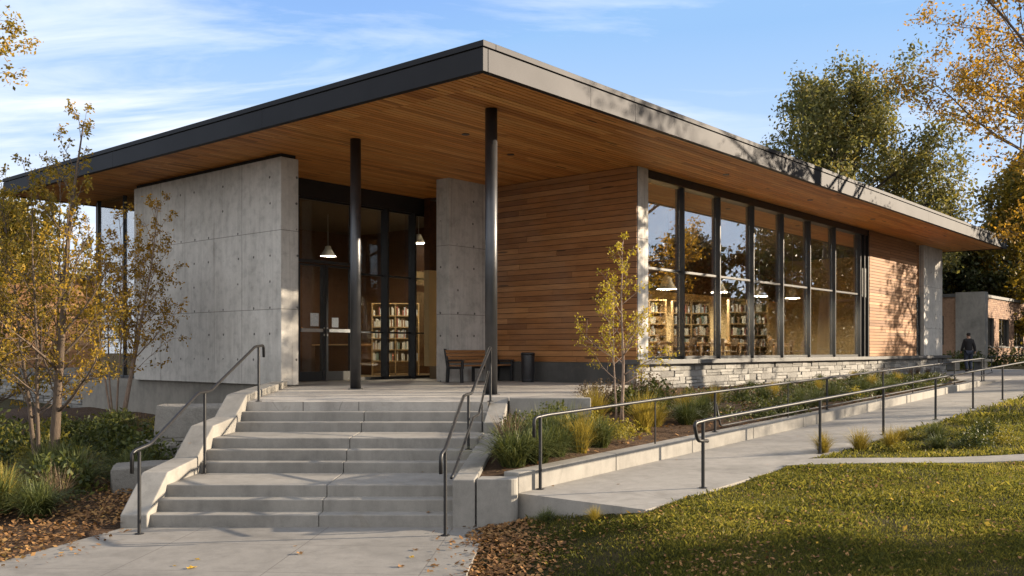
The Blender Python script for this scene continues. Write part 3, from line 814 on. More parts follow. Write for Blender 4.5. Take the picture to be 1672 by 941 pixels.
# soffit fittings
for (vv_, uu_) in ((4.6, 8.6), (5.4, 4.0), (3.2, 3.4), (11.0, 1.3), (16.5, 1.3), (22.0, 1.3), (6.4, 5.6)):
    part('downlight', MB().lathe([(.085, SO - .012), (.085, SO + .02)], 18, (vv_, uu_)), 'black_metal', LB)

# inner walls, floors, ceiling
part('interior_wall', MB().box(13.0, 13.2, 10.4, 14.4, 0, 4.0), 'plaster_beige', LB)
part('interior_wall', MB().box(12.97, 13.2, 10.4, 14.4, 4.001, SO), 'inner_wood', LB)  # upper lobby wall: shade put into its dark colour
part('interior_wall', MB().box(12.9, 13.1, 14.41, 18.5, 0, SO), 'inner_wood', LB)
part('interior_wall', MB().box(9.36, 13.0, 10.22, 10.39, 0, SO), 'plaster_beige', LB)
part('interior_wall', MB().box(9.36, 9.56, 7.7, 10.21, 0, SO), 'plaster_beige', LB)
part('interior_wall', MB().box(8.60, 34.4, 10.0, 10.2, .37, 3.3), 'plaster_ochre', LB)
part('interior_wall', MB().box(8.60, 34.4, 9.97, 10.2, 3.301, SO), 'inner_wood', LB)  # coloured dark above the lamps, standing in for shade
part('added_ceiling', MB().box(8.63, 34.19, 2.83, 9.96, SO - .09, SO - .02), 'ceiling_dark', LB)  # added dark panel, keeps bounced light from brightening the upper room
part('added_ceiling', MB().box(2.5, 12.88, 10.53, 18.5, SO - .09, SO - .02), 'ceiling_dark', LB)  # added over the lobby too, dark colour in place of shade
part('interior_wall', MB().box(34.2, 34.45, 2.95, 9.98, .37, SO), 'plaster_ochre', LB)
part('interior_wall', MB().box(8.56, 8.62, 2.85, 7.65, .37, SO), 'plaster_ochre', LB)
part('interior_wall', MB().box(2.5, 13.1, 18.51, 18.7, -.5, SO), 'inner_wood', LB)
part('interior_floor', MB().box(2.47, 12.9, 10.41, 18.5, -.3, .006), 'floor_inner', LB)
part('interior_floor', MB().box(8.63, 34.19, 2.79, 9.99, -.3, .37), 'floor_inner', LB)
part('interior_wall', MB().box(25.0, 31.7, 2.79, 2.95, .62, SO), 'plaster_ochre', LB)

# ------------------------------------------------------------------ furniture behind the glass
def bookcase(loc, rot, w, h, cols, rows, label, d=.32, base=.55, nb=8, seed=1, where=''):
    t = thing('bookcase', label, 'bookcase', loc, rot)
    th = .035
    t_ = MB()
    for x in (-w / 2, w / 2 - th): MB().box(x, x + th, 0, d, 0, h).build('side_panel', 'shelf_wood', t)
    for c_ in range(1, cols):
        x = -w / 2 + w * c_ / cols - th / 2; MB().box(x, x + th, .01, d - .02, .08, h - th).build('divider', 'shelf_wood', t)
    MB().box(-w / 2 + th, w / 2 - th, d - .018, d - .002, .06, h - th).build('back_panel', 'shelf_wood', t)
    MB().box(-w / 2 + th, w / 2 - th, .002, d - .02, h - th, h - .001).build('top_panel', 'shelf_wood', t)
    zs = [base + (h - base - th) * k / rows for k in range(rows)]
    for k, z in enumerate([.06] + zs):
        for c_ in range(cols):
            a = -w / 2 + w * c_ / cols + (th if c_ == 0 else th / 2); b_ = -w / 2 + w * (c_ + 1) / cols - (th if c_ == cols - 1 else th / 2)
            MB().box(a, b_, .006, d - .02, z - th, z).build('shelf', 'shelf_wood', t)
    r = random.Random(seed); names = ['lowest', 'second lowest', 'middle', 'second highest', 'highest'] if rows == 5 else ['lowest', 'second', 'third', 'top']
    M = Matrix.Translation(loc) @ Matrix.Rotation(rot, 4, 'Z')
    for k, z in enumerate(zs):
        for c_ in range(cols):
            a = -w / 2 + w * c_ / cols + th + .01; b_ = -w / 2 + w * (c_ + 1) / cols - th - .01
            x = a
            for q in range(nb):
                ci = r.choices(range(5), (5, 3, 1.5, 1.2, .7))[0]; vi = r.randrange(3)
                o = BOOKS[ci][vi].copy(); COL.objects.link(o)
                bw = BW[vi] * 1.0
                if x + bw > b_: COL_unlink(o); break
                o.location = M @ Vector((x + bw / 2, .04 + r.uniform(0, .03), z + .001)); o.rotation_euler = (0, 0, rot)
                hz_ = min(r.uniform(.68, 1.1), (h - base) / rows * .9 / .28); o.scale = (1, 1, hz_)
                cn = ('cream', 'grey', 'brown', 'green', 'red')[ci]
                side = ('' if cols == 1 else (' left half' if c_ == 0 else ' right half'))
                tag(o, '%s upright book on the %s shelf%s, %s' % (cn, names[k], side, where), 'book', 'books on the shelves ' + where)
                x += bw + (r.uniform(.04, .14) if r.random() < .16 else r.uniform(.0, .008)) + (.012 if nb < 10 else 0)
    return t
def COL_unlink(o): COL.objects.unlink(o); bpy.data.objects.remove(o)
BW = (.030, .040, .054); BOOKS = []
for ci, cm in enumerate(('book_cream', 'book_grey', 'book_brown', 'book_green', 'book_red')):
    row = []
    for vi in range(3):
        me = bpy.data.meshes.new('book'); bw = BW[vi]; hh = (.27, .285, .25)[vi]
        mb = MB().box(-bw / 2, bw / 2, 0, .2, 0, hh).box(-bw / 2 + .004, bw / 2 - .004, .004, .196, hh, hh + .004)
        me.from_pydata(mb.v, [], mb.f); me.materials.append(MATS[cm]); row.append(bpy.data.objects.new('book', me))
    BOOKS.append(row)
# local frames facing the camera
bookcase((-3.95, 31.6, .006), .05, 1.6, 2.45, 2, 5, 'tall double bookcase seen through the entrance glazing', nb=14, seed=3, where='in the entrance bookcase', base=.50)
bookcase((5.83, 30.3, .37), .0, 1.22, 2.1, 2, 4, 'bookcase by the first big window, right half behind the mullion', nb=9, seed=4, where='in the bookcase behind the first window', base=.62)
bookcase((4.78, 30.6, .37), .25, .62, 2.15, 1, 4, 'narrow darker bookcase at the left end of the reading room', nb=4, seed=5, where='in the narrow reading room bookcase', base=.62)
bookcase((8.2, 32.3, .37), .0, 1.36, 2.25, 2, 4, 'bookcase behind the third big window', nb=9, seed=6, where='in the bookcase behind the third window', base=.62)

def make_table(label, loc, rot, L=1.7):
    t = thing('reading_table', label, 'table', loc, rot, 'reading tables along the windows')
    MB().box(-L / 2, L / 2, -.4, .4, .71, .75).build('tabletop', 'table_wood', t, bevel=.004)
    for sx in (-1, 1):
        for sy in (-1, 1): MB().box(sx * (L / 2 - .1) - .03, sx * (L / 2 - .1) + .03, sy * .33 - .03, sy * .33 + .03, 0, .709).build('leg', 'chair_dark', t)
    MB().box(-L / 2 + .13, L / 2 - .13, -.32, .32, .63, .708).build('apron', 'table_wood', t)
    return t
def make_chair(label, loc, rot, m):
    t = thing('library_chair', label, 'chair', loc, rot, 'chairs at the reading tables')
    MB().box(-.21, .21, -.21, .21, .43, .465).build('seat', m, t, bevel=.01)
    bk = MB()
    for k in range(5): pass
    bk.loft([[Vector((-.21, .19 + d, z)), Vector((.21, .19 + d, z)), Vector((.21, .215 + d, z)), Vector((-.21, .215 + d, z))] for z, d in ((.62, .0), (.74, .03), (.86, .06))])
    bk.build('backrest', m, t, bevel=.008)
    for sx in (-1, 1):
        MB().tube([(sx * .19, -.18, 0), (sx * .185, -.17, .43)], .016, 8).build('leg', m, t)
        MB().tube([(sx * .19, .21, 0), (sx * .185, .19, .45), (sx * .185, .235, .84)], .016, 8).build('leg', m, t)
    return t
ordw = ['first', 'second', 'third', 'fourth', 'fifth', 'sixth', 'seventh']
for i, v in enumerate((10.6, 13.3, 16.0, 18.7, 21.4)):
    p_ = W(v, 4.7, .37)
    make_table('wooden reading table behind the %s big window' % ordw[min(i + (i > 2), 6)], p_, ROT_B)
    for j, (dv, du, ro) in enumerate(((-.45, -.62, math.pi), (.45, -.66, math.pi), (-.4, .64, 0), (.42, .6, 0))):
        q = W(v + dv, 4.7 + du, .37)
        pale = (i == 0 and j == 0)
        make_chair('%s chair %s the %s reading table, %s half' % ('pale' if pale else 'dark', 'on the window side of' if du < 0 else 'on the inner side of', ordw[i], 'near' if dv < 0 else 'far'), q, ROT_B + ro + rnd.uniform(-.2, .2), 'chair_pale' if pale else 'chair_dark')
MON = []
for i, (v, u_, lb) in enumerate(((10.9, 4.6, 'first'), (13.6, 4.8, 'second'), (16.4, 4.6, 'third'), (21.3, 4.7, 'fifth'))):
    t = thing('laptop', 'small dark open laptop on the %s reading table' % lb, 'laptop', W(v, u_, 1.121), ROT_B + .3 * i)
    MB().box(-.17, .17, -.12, .12, 0, .018).build('keyboard', 'chair_dark', t); MB().loft([[Vector((-.17, .11, .02)), Vector((.17, .11, .02)), Vector((.17, .125, .02)), Vector((-.17, .125, .02))], [Vector((-.17, .18, .24)), Vector((.17, .18, .24)), Vector((.17, .19, .24)), Vector((-.17, .19, .24))]]).build('screen', 'chair_dark', t)
desk = thing('reception_desk', 'long dark reception desk inside behind the entrance doors', 'desk', W(10.4, 15.6, .006), ROT_B)
MB().box(-.35, .35, -1.8, 1.8, 0, 1.02).build('front_panel', 'inner_wood', desk); MB().box(-.42, .42, -1.9, 1.9, 1.021, 1.07).build('counter_top', 'table_wood', desk, bevel=.005)

def pendant(loc, label, r, prof, group, power):
    t = thing('pendant_lamp', label, 'lamp', loc, 0, group)
    MB().lathe([(a * r, z * r) for a, z in prof], 28, bottom=False).build('lamp_shade', 'lamp_white', t, smooth=True)
    MB().lathe([(.60 * r, .34 * r), (.60 * r, .36 * r)], 28).build('bulb', 'lamp_glow', t)
    MB().tube([(0, 0, prof[-1][1] * r), (0, 0, SO - loc[2])], .008, 6).build('cord', 'bar_metal', t)
    ld = bpy.data.lights.new('pendant_light', 'POINT'); ld.energy = power; ld.color = (1.0, .91, .76); ld.shadow_soft_size = .03
    lo = bpy.data.objects.new('light', ld); COL.objects.link(lo); lo.parent = t; lo.location = (0, 0, .12 * r)
    return t
bell = [(1.0, 0), (.96, .06), (.72, .35), (.52, .75), (.46, 1.1), (.2, 1.35), (.12, 1.5)]
cone = [(1.0, 0), (.9, .16), (.42, .95), (.36, 1.25), (.12, 1.35)]
pendant((-6.15, 31.2, 4.0), 'white cone pendant lamp glowing above the entrance doors inside', .26, cone, None, 40)
pendant((-3.0, 30.0, 4.3), 'white cone pendant lamp inside behind the right hand entrance panes', .22, cone, None, 190)
lampg = 'pendant lamps in the reading room'
for i, (v, u_, z, rr2) in enumerate(((12.2, 5.0, 2.78, .33), (15.2, 5.6, 2.86, .33), (18.4, 5.4, 2.9, .3), (21.6, 5.4, 2.9, .3), (25.5, 5.8, 3.0, .3))):
    pendant(W(v, u_, z), 'white bell pendant lamp hanging over the reading room, %s from the left' % ordw[i], rr2, bell, lampg, 400 if i < 4 else 560)

# ------------------------------------------------------------------ bench and bin on the terrace
bn = thing('park_bench', 'wooden slat bench with black metal ends against the concrete pier', 'bench', W(7.35, 6.78, 0), ROT_B)   # local x = along, y = towards the pier
for k in range(4): pass
sb_ = MB()
for k in range(4): sb_.box(-1.02, 1.02, -.30 + k * .115, -.30 + k * .115 + .10, .43, .465)
sb_.build('seat', 'bench_wood', bn, bevel=.006)
bb = MB()
for k in range(4):
    z = .52 + k * .088; y = .20 + k * .022
    bb.loft([[Vector((-1.02, y, z)), Vector((-1.02, y + .03, z)), Vector((-1.02, y + .05, z + .078)), Vector((-1.02, y + .02, z + .078))], [Vector((1.02, y, z)), Vector((1.02, y + .03, z)), Vector((1.02, y + .05, z + .078)), Vector((1.02, y + .02, z + .078))]])
bb.build('backrest', 'bench_wood', bn, bevel=.005)
for sx in (-1.0, 1.0):
    fr = MB()
    for (pp) in ([(sx - .035, -.33, 0), (sx + .035, -.33, 0), (sx + .035, -.26, 0), (sx - .035, -.26, 0)],): 
        fr.loft([[Vector(p) for p in pp], [Vector((p[0], p[1] + .02, .42)) for p in pp]])
    fr.loft([[Vector((sx - .035, .20, 0)), Vector((sx + .035, .20, 0)), Vector((sx + .035, .28, 0)), Vector((sx - .035, .28, 0))], [Vector((sx - .035, .17, .42)), Vector((sx + .035, .17, .42)), Vector((sx + .035, .25, .42)), Vector((sx - .035, .25, .42))], [Vector((sx - .035, .30, .90)), Vector((sx + .035, .30, .90)), Vector((sx + .035, .35, .90)), Vector((sx - .035, .35, .90))]])
    fr.box(sx - .034, sx + .034, -.34, .20, .36, .425).box(sx - .04, sx + .04, -.36, .20, .56, .60)
    fr.box(sx - .03, sx + .03, -.34, -.28, .42, .56)
    fr.build('end_frame', 'black_metal', bn, bevel=.008)
mb = MB().box(-.035, .035, -.32, -.26, 0, .42).box(-.034, .034, .19, .26, 0, .42).box(-.033, .033, -.33, .2, .36, .425)
mb.build('middle_frame', 'black_metal', bn, bevel=.006)

bi = thing('litter_bin', 'black cylindrical litter bin standing by the cedar wall', 'bin', W(8.02, 5.62, 0), 0)
MB().lathe([(.165, .0), (.17, .02), (.185, .70), (.185, .74)], 28).build('bin_body', 'black_metal', bi, smooth=True)
MB().lathe([(.195, .735), (.195, .775), (.17, .80), (.11, .802), (.105, .76)], 28).build('lid', 'black_metal', bi, smooth=True)
MB().lathe([(.192, .05), (.192, .075)], 28).build('base_ring', 'black_metal', bi)

# ------------------------------------------------------------------ other buildings
nb_ = thing('brick_building', 'low brick building with concrete pier and dark windows beyond the path at right', 'building', (0, 0, 0), 0)
PR = Vector(((1585 - 836) / 1524 * 57, 57, 0))       # near end of the pier
def Q(a, b_, z): p = PR + RV * a - LV * b_; return (p.x, p.y, z)     # a along the receding front, b outwards
def qbox(a0, a1, b0, b1, z0, z1, mb=None):
    mb = mb or MB(); i = len(mb.v)
    mb.v += [Q(a, b_, z) for z in (z0, z1) for a, b_ in ((a0, b0), (a0, b1), (a1, b1), (a1, b0))]
    mb.f += [(i+3, i+2, i+1, i), (i+4, i+5, i+6, i+7)] + [(i+k, i+(k+1) % 4, i+4+(k+1) % 4, i+4+k) for k in range(4)]
    return mb
zb, zt = -.3, 4.35
qbox(-.25, .5, -.8, .85, zb, zt + .05).build('concrete_pier', 'kerb_concrete', nb_)
# brick front cut by windows, plinth and lintels
wins = [(3.0, 5.6), (6.9, 9.7), (11.2, 14.0), (15.4, 18.2)]
bw_ = MB()
def bricks(a0, a1, z0, z1):
    r = random.Random(int(a0 * 100 + z0 * 7)); z = z0; row = 0
    while z < z1 - .02:
        h = min(.13, z1 - z); a = a0 - (0.22 if row % 2 else 0)
        while a < a1 - .02:
            x0, x1 = max(a, a0), min(a + .44, a1)
            d = r.uniform(0, .006)
            if x1 - x0 > .03: qbox(x0 + .006, x1 - .006, -.1, d, z + .006, z + h - .004, bw_)
            a += .44
        z += h; row += 1
bricks(.5, 22, zb, 1.1); bricks(.5, 22, 2.95, zt - .12)
pa = .5
for a, b_ in wins: bricks(pa, a, 1.1, 2.95); pa = b_
bricks(pa, 22, 1.1, 2.95)
bwo = bw_.build('brick_wall', 'brick', nb_)
mo = MB(); qbox(.5, 22, -.14, -.02, zb, 1.095, mo); qbox(.5, 22, -.14, -.02, 2.955, zt - .12, mo)
pa = .5
for a, b_ in wins + [(22, 22)]:
    qbox(pa, a, -.14, -.02, 1.1, 2.95, mo); pa = b_
mo.build('mortar', 'mortar', bwo)
for a, b_ in wins:
    f = MB()
    for x in (a, (a + b_) / 2 - .03, b_ - .06): qbox(x, x + .06, -.22, -.15, 1.1, 2.95, f)
    qbox(a, b_, -.215, -.155, 1.1, 1.16, f); qbox(a, b_, -.216, -.154, 2.89, 2.95, f)
    fo = f.build('window', 'frame_metal', nb_)
    qbox(a + .06, b_ - .06, -.19, -.18, 1.16, 2.89).build('glass_pane', 'window_glass', fo)
    qbox(a - .05, b_ + .05, -.12, .05, 1.02, 1.095).build('sill', 'sill_stone', fo)
qbox(.5, 22.2, -.25, .12, zt - .12, zt + .06).build('coping', 'sill_stone', nb_)
qbox(.5, 22, -9, -.3, zb, zt - .1).build('inner_block', 'dark_gap', nb_)
# wing to the left of the pier, set back, facing us
r_ = MB(); 
def wingbox(b0, b1, z0, z1, d0=0.0, d1=.2, mb=None): return qbox(.15 + d0, .15 + d1, b0, b1, z0, z1, mb)
wl = MB(); wingbox(-9, -2.6, zb, zt - .2, mb=wl); wingbox(-2.6, -1.6, zb, 1.2, mb=wl); wingbox(-2.6, -1.6, 3.0, zt - .2, mb=wl); wingbox(-1.6, -.8, zb, zt - .2, mb=wl)
wl.build('wing_wall', 'brick', nb_)
wf = wingbox(-2.6, -2.5, 1.2, 3.0, .05, .15); wingbox(-1.7, -1.6, 1.2, 3.0, .05, .15, wf); wingbox(-2.5, -1.7, 1.2, 1.28, .05, .15, wf)
wo = wf.build('window', 'frame_metal', nb_); wingbox(-2.5, -1.7, 1.28, 3.0, .09, .10).build('glass_pane', 'window_glass', wo)
wingbox(-9, -.8, zt - .2, zt, -.1, .4).build('coping', 'sill_stone', nb_)

sbn = thing('stone_bench', 'pale flat stone bench beside the far path', 'bench', (23.4, 48, -.15), .2)
MB().box(-1.3, 1.3, -.35, .35, .42, .55).build('seat', 'kerb_concrete', sbn, bevel=.02)
for s in (-.8, .8): MB().box(s - .15, s + .15, -.3, .3, 0, .419).build('leg', 'kerb_concrete', sbn)

an = thing('timber_annex', 'low brown timber annex half hidden by the amber trees at far left', 'building', (-20.0, 41, -.4), .5)
bo = MB(); r = random.Random(5); z = .5
while z < 4.3:
    x = -2.6
    while x < 2.6:
        x2 = min(2.6, x + r.uniform(1.2, 3)); bo.box(x + .002, x2 - .002, -.03 + r.uniform(0, .01), 0, z, z + .16); x = x2
    z += .166
bo.build('board_cladding', 'panel_wood', an); MB().box(-2.58, 2.58, .002, 6, .0, 4.35).build('wall', 'dark_gap', an)
MB().box(-2.8, 2.8, -.3, 6.2, 4.36, 4.6).build('roof', 'fascia_metal', an); MB().box(-2.7, 2.7, -.06, .2, -.6, .49).build('plinth', 'base_concrete', an)

sw = thing('stone_wall', 'low pale stone garden wall at the left edge behind the bed', 'wall', W(2.2, 18.4, -1.2), ROT_B)
m_ = stone_courses(77, 0, 7.5, 0, 1.22, lambda s, z, d: (0 + d, s, z)); m_.build('stonework', 'wall_stone', sw, bevel=.008)
MB().box(.06, .4, .0, 7.5, -.3, 1.21).build('mortar', 'mortar', sw); MB().box(-.05, .45, -.0, 7.55, 1.225, 1.3).build('coping', 'sill_stone', sw)
# ------------------------------------------------------------------ trees
def perp(d, r):
    v = Vector((r.gauss(0, 1), r.gauss(0, 1), r.gauss(0, 1))); v -= d * v.dot(d)
    return v.normalized() if v.length > 1e-6 else Vector((1, 0, 0))

def leaf_quads(P, size, rng, droop=.3, aspect=.55, up=.35):
    n = len(P); P = np.asarray(P, float)
    d = rng.normal(size=(n, 3)); d[:, 2] -= droop; d /= np.linalg.norm(d, axis=1)[:, None] + 1e-9
    nrm = rng.normal(size=(n, 3)); nrm[:, 2] += up * 3 * np.sign(rng.random(n) - .15)
    w = np.cross(d, nrm); w /= np.linalg.norm(w, axis=1)[:, None] + 1e-9
    nn = np.cross(w, d)
    s = size * rng.uniform(.6, 1.35, n)[:, None]
    a = P; b = P + d * s * .5 + w * s * aspect * .5 + nn * s * .06
    c = P + d * s; e = P + d * s * .5 - w * s * aspect * .5 + nn * s * .06
    return np.stack([a, b, c, e], 1).reshape(-1, 3)

def polyline(p, d, L, n, wob, trop, r):
    pts = [p.copy()]; d = d.normalized()
    for k in range(n):
        d = (d + perp(d, r) * wob + Vector((0, 0, trop))).normalized()
        pts.append(pts[-1] + d * (L / n))
    return pts
def at(pts, t):
    x = t * (len(pts) - 1); i = min(int(x), len(pts) - 2); f = x - i
    return pts[i].lerp(pts[i + 1], f), (pts[i + 1] - pts[i]).normalized()

def tree(name, label, loc, H, tr, seed, leaf_m, bark_m, prof, t0=.3, limbs=16, subs=6, twigs=4, nleaf=9, leaf=.1,
         elev=(15, 60), stems=1, spread=.12, sig=.12, lean=(0, 0), wob=.12, group=None, trop=.06, limb_r=.42, sector=None,
         twigl=.35, cat='tree', thin=0.0, lod=8, clus=1.0):
    """trunk(s), limbs, branches and twigs as one mesh; leaves spread along the twigs as the crown. prof(t) = limb length at height t"""
    r = random.Random(seed); rng = np.random.default_rng(seed)
    tb = MB(); LP = []
    for s in range(stems):
        az0 = 2 * math.pi * (s + r.uniform(-.2, .2)) / stems
        h = H * (1 if s == 0 else r.uniform(.72, .97)); rad = tr * (1 if s == 0 else r.uniform(.35, .62))
        d0 = Vector((math.cos(az0) * spread + lean[0], math.sin(az0) * spread + lean[1], 1)) if stems > 1 else Vector((lean[0], lean[1], 1))
        p0 = Vector((math.cos(az0), math.sin(az0), 0)) * (tr * 1.3 if stems > 1 else 0) + Vector((0, 0, -.12))
        trunk = polyline(p0, d0, h, 12, wob * .35, .03, r)
        rs = [rad * (1 - .93 * (k / 12) ** .85) + .003 for k in range(13)]; rs[0] *= 1.35
        tb.tube(trunk, rs, 9 if tr > .1 else 7)
        for i in range(limbs):
            t = t0 + (1 - t0) * ((i + r.uniform(.1, .9)) / limbs) ** .92
            t = min(t, .985)
            p, td = at(trunk, t)
            az = i * 2.399 + r.uniform(-.5, .5)
            if sector: az = r.uniform(*sector) if r.random() < .6 else az
            el = R_(elev[0] + (elev[1] - elev[0]) * (t - t0) / (1 - t0) + r.uniform(-10, 10))
            d = Vector((math.cos(az) * math.cos(el), math.sin(az) * math.cos(el), math.sin(el)))
            L = prof((t - t0) / (1 - t0)) * r.uniform(.72, 1.15)
            lr = max(.004, (rad * (1 - .93 * t ** .85) + .003) * limb_r * r.uniform(.8, 1.1))
            limb = polyline(p, d, L, 7, wob, trop, r)
            tb.tube(limb, [lr * (1 - .85 * k / 7) + .0015 for k in range(8)], 6)
            ns = max(2, int(subs * min(1.4, L / max(prof(.35), .1))))
            for j in range(ns):
                q = .22 + .78 * (j + r.random()) / ns
                bp, bd = at(limb, min(q, .999))
                sd = (bd * .75 + perp(bd, r) * .75 + Vector((0, 0, .1))).normalized()
                SL = L * .46 * (1.15 - .6 * q) * r.uniform(.7, 1.2)
                sub = polyline(bp, sd, SL, 4, wob * 1.2, trop * .5, r)
                sr = max(.003, lr * .45 * (1 - .6 * q))
                tb.tube(sub, [sr * (1 - .8 * k / 4) + .001 for k in range(5)], 4, cap=False)
                for w_ in range(twigs):
                    wq = .25 + .75 * (w_ + r.random()) / twigs
                    tp, td2 = at(sub, min(wq, .999))
                    wd = (td2 * .6 + perp(td2, r) * .8).normalized()
                    TL = twigl * r.uniform(.5, 1.2) * (SL if SL < 1.2 else 1.2)
                    tw = [tp, tp + wd * TL * .5, tp + (wd + Vector((0, 0, .12))).normalized() * TL]
                    tb.tube(tw, [max(.0022, sr * .4), max(.002, sr * .3), .0012], 3, cap=False)
                    if r.random() < thin: continue
                    n = max(1, int(nleaf * r.uniform(.5, 1.4)))
                    tt = rng.uniform(.1, 1.08, n)[:, None]
                    a0, a1 = np.array(tw[0]), np.array(tw[2])
                    LP.append(a0 + (a1 - a0) * tt + rng.normal(size=(n, 3)) * sig * clus)
    P = np.concatenate(LP)
    root = thing(name, label, cat, loc, 0, group)
    tb.build('trunk', bark_m, root, smooth=True)
    V = leaf_quads(P, leaf, rng)
    me = fast_mesh('crown', V, len(P), 4)
    link('crown', me, leaf_m, root)
    NLEAF[0] += len(P)
    return root
NLEAF = [0]
def ell(Rm, a=.35, e=.75):       # crown profile: widest at a
    def f(t):
        x = (t - a) / (a if t < a else (1 - a)); return Rm * max(.12, (1 - abs(x) ** 1.8 * .9)) ** e
    return f
def up_(Rm):                     # vase shaped small trees
    return lambda t: Rm * (1.0 - .72 * t)

# near trees
tree('birch_tree', 'slim amber multi-stem tree with the thick dark trunk, in front of the left bed', (-8.15, 16.3, gz(-8.15, 16.3)), 6.15, .095, 3, 'amber_green_leaf', 'bark_brown',
     up_(1.75), t0=.17, limbs=21, subs=7, twigs=4, nleaf=8, leaf=.062, elev=(38, 66), stems=4, spread=.15, sig=.028, wob=.10, trop=.05)
tree('birch_tree', 'second amber multi-stem tree with pale stems against the left concrete wall', (-9.55, 22.6, gz(-9.5, 22.6)), 5.6, .055, 8, 'amber_leaf', 'bark_pale',
     up_(1.65), t0=.30, limbs=17, subs=6, twigs=4, nleaf=8, leaf=.072, elev=(35, 62), stems=5, spread=.20, sig=.035, wob=.10)
tree('birch_tree', 'bushy amber tree at the left edge of the photo behind the thick trunk', (-12.6, 22.5, gz(-12.6, 22.5)), 6.0, .06, 18, 'amber_green_leaf', 'bark_brown',
     up_(1.9), t0=.10, limbs=19, subs=6, twigs=4, nleaf=7, leaf=.088, elev=(28, 62), stems=4, spread=.2, sig=.05)
tree('sapling', 'young yellow leaved sapling with pale forked stem in the bed before the cedar wall', (1.95, 17.0, float(bed_xy(1.95, 17.0))), 3.35, .036, 12, 'yellow_leaf', 'bark_pale',
     lambda t: 1.0 * (1 - .80 * t) + .06, t0=.27, limbs=17, subs=6, twigs=4, nleaf=5, leaf=.052, elev=(22, 60), stems=2, spread=.035, sig=.026, limb_r=.5, wob=.09)
# trees behind the library
tree('oak_tree', 'tall spreading dark green tree rising behind the right end of the roof', (22.7, 60, -.2), 15.8, .62, 41, 'oak_leaf', 'bark_dark',
     ell(7.9, .38, .45), t0=.20, limbs=50, subs=9, twigs=6, nleaf=38, leaf=.25, elev=(5, 58), sig=.34, wob=.16, twigl=.7, limb_r=.5)
tree('maple_tree', 'golden and green tree directly behind the brick building', (36.5, 69, -.2), 13.6, .35, 42, 'gold_leaf', 'bark_dark',
     ell(5.6, .4, .6), t0=.12, limbs=32, subs=9, twigs=6, nleaf=20, leaf=.34, elev=(5, 65), sig=.3, twigl=.7)
tree('conifer_tree', 'dark evergreen tree between the roof end and the golden tree', (31.2, 70, -.2), 10.6, .35, 43, 'dark_leaf', 'bark_dark',
     ell(4.8, .25, .6), t0=.06, limbs=34, subs=8, twigs=6, nleaf=20, leaf=.34, elev=(0, 50), sig=.3, twigl=.7)
tree('maple_tree', 'mid green autumn tree right of the golden tree at the frame edge', (43.5, 74, -.2), 12.6, .4, 44, 'gold_leaf', 'bark_dark',
     ell(5.8, .4, .6), t0=.12, limbs=32, subs=9, twigs=6, nleaf=18, leaf=.36, elev=(5, 60), sig=.32, twigl=.7)
tree('maple_tree', 'dull olive tree low behind the flat roof end', (27.5, 78, -.2), 10.8, .4, 46, 'oak_leaf', 'bark_dark',
     ell(5.4, .4, .6), t0=.1, limbs=28, subs=8, twigs=6, nleaf=18, leaf=.40, elev=(5, 60), sig=.34, twigl=.7)
tree('maple_tree', 'rusty brown tree far behind the brick building', (53, 92, -.2), 13, .4, 47, 'autumn_leaf', 'bark_dark',
     ell(6.2, .4, .6), t0=.1, limbs=28, subs=8, twigs=6, nleaf=16, leaf=.48, elev=(5, 60), sig=.4, twigl=.7)
# big tree just outside the frame at right, branches reach into the picture
tree('maple_tree', 'large thinning rust and gold maple reaching in from the upper right edge', (18.3, 27.4, -.25), 15.2, .36, 51, 'autumn_leaf', 'bark_brown',
     ell(7.3, .30, .7), t0=.24, limbs=36, subs=10, twigs=6, nleaf=38, leaf=.128, elev=(0, 66), sig=.15, wob=.15, twigl=.55, limb_r=.40, thin=.12)
# twig at the upper left edge
tree('maple_tree', 'olive tree at the upper left edge of which only a leafy twig shows', (-10.5, 14.6, gz(-10.5, 14.6)), 9.6, .16, 61, 'amber_green_leaf', 'bark_brown',
     lambda t: 3.0 * (1 - .5 * t), t0=.64, limbs=16, subs=8, twigs=5, nleaf=20, leaf=.075, elev=(4, 50), sig=.06, wob=.12, sector=(-.6, .6))
# trees left behind the annex
tree('maple_tree', 'dark olive tree at the far left edge behind the amber trees', (-25, 46, -.8), 7.4, .3, 71, 'gold_leaf', 'bark_dark',
     ell(4.0, .35, .6), t0=.08, limbs=28, subs=8, twigs=6, nleaf=16, leaf=.26, elev=(5, 60), sig=.26, twigl=.7)
tree('maple_tree', 'bronze tree far left between annex and roof end', (-19.5, 55, -.8), 8.0, .3, 72, 'autumn_leaf', 'bark_dark',
     ell(4.4, .35, .6), t0=.08, limbs=26, subs=8, twigs=6, nleaf=16, leaf=.28, elev=(5, 60), sig=.26, twigl=.7)
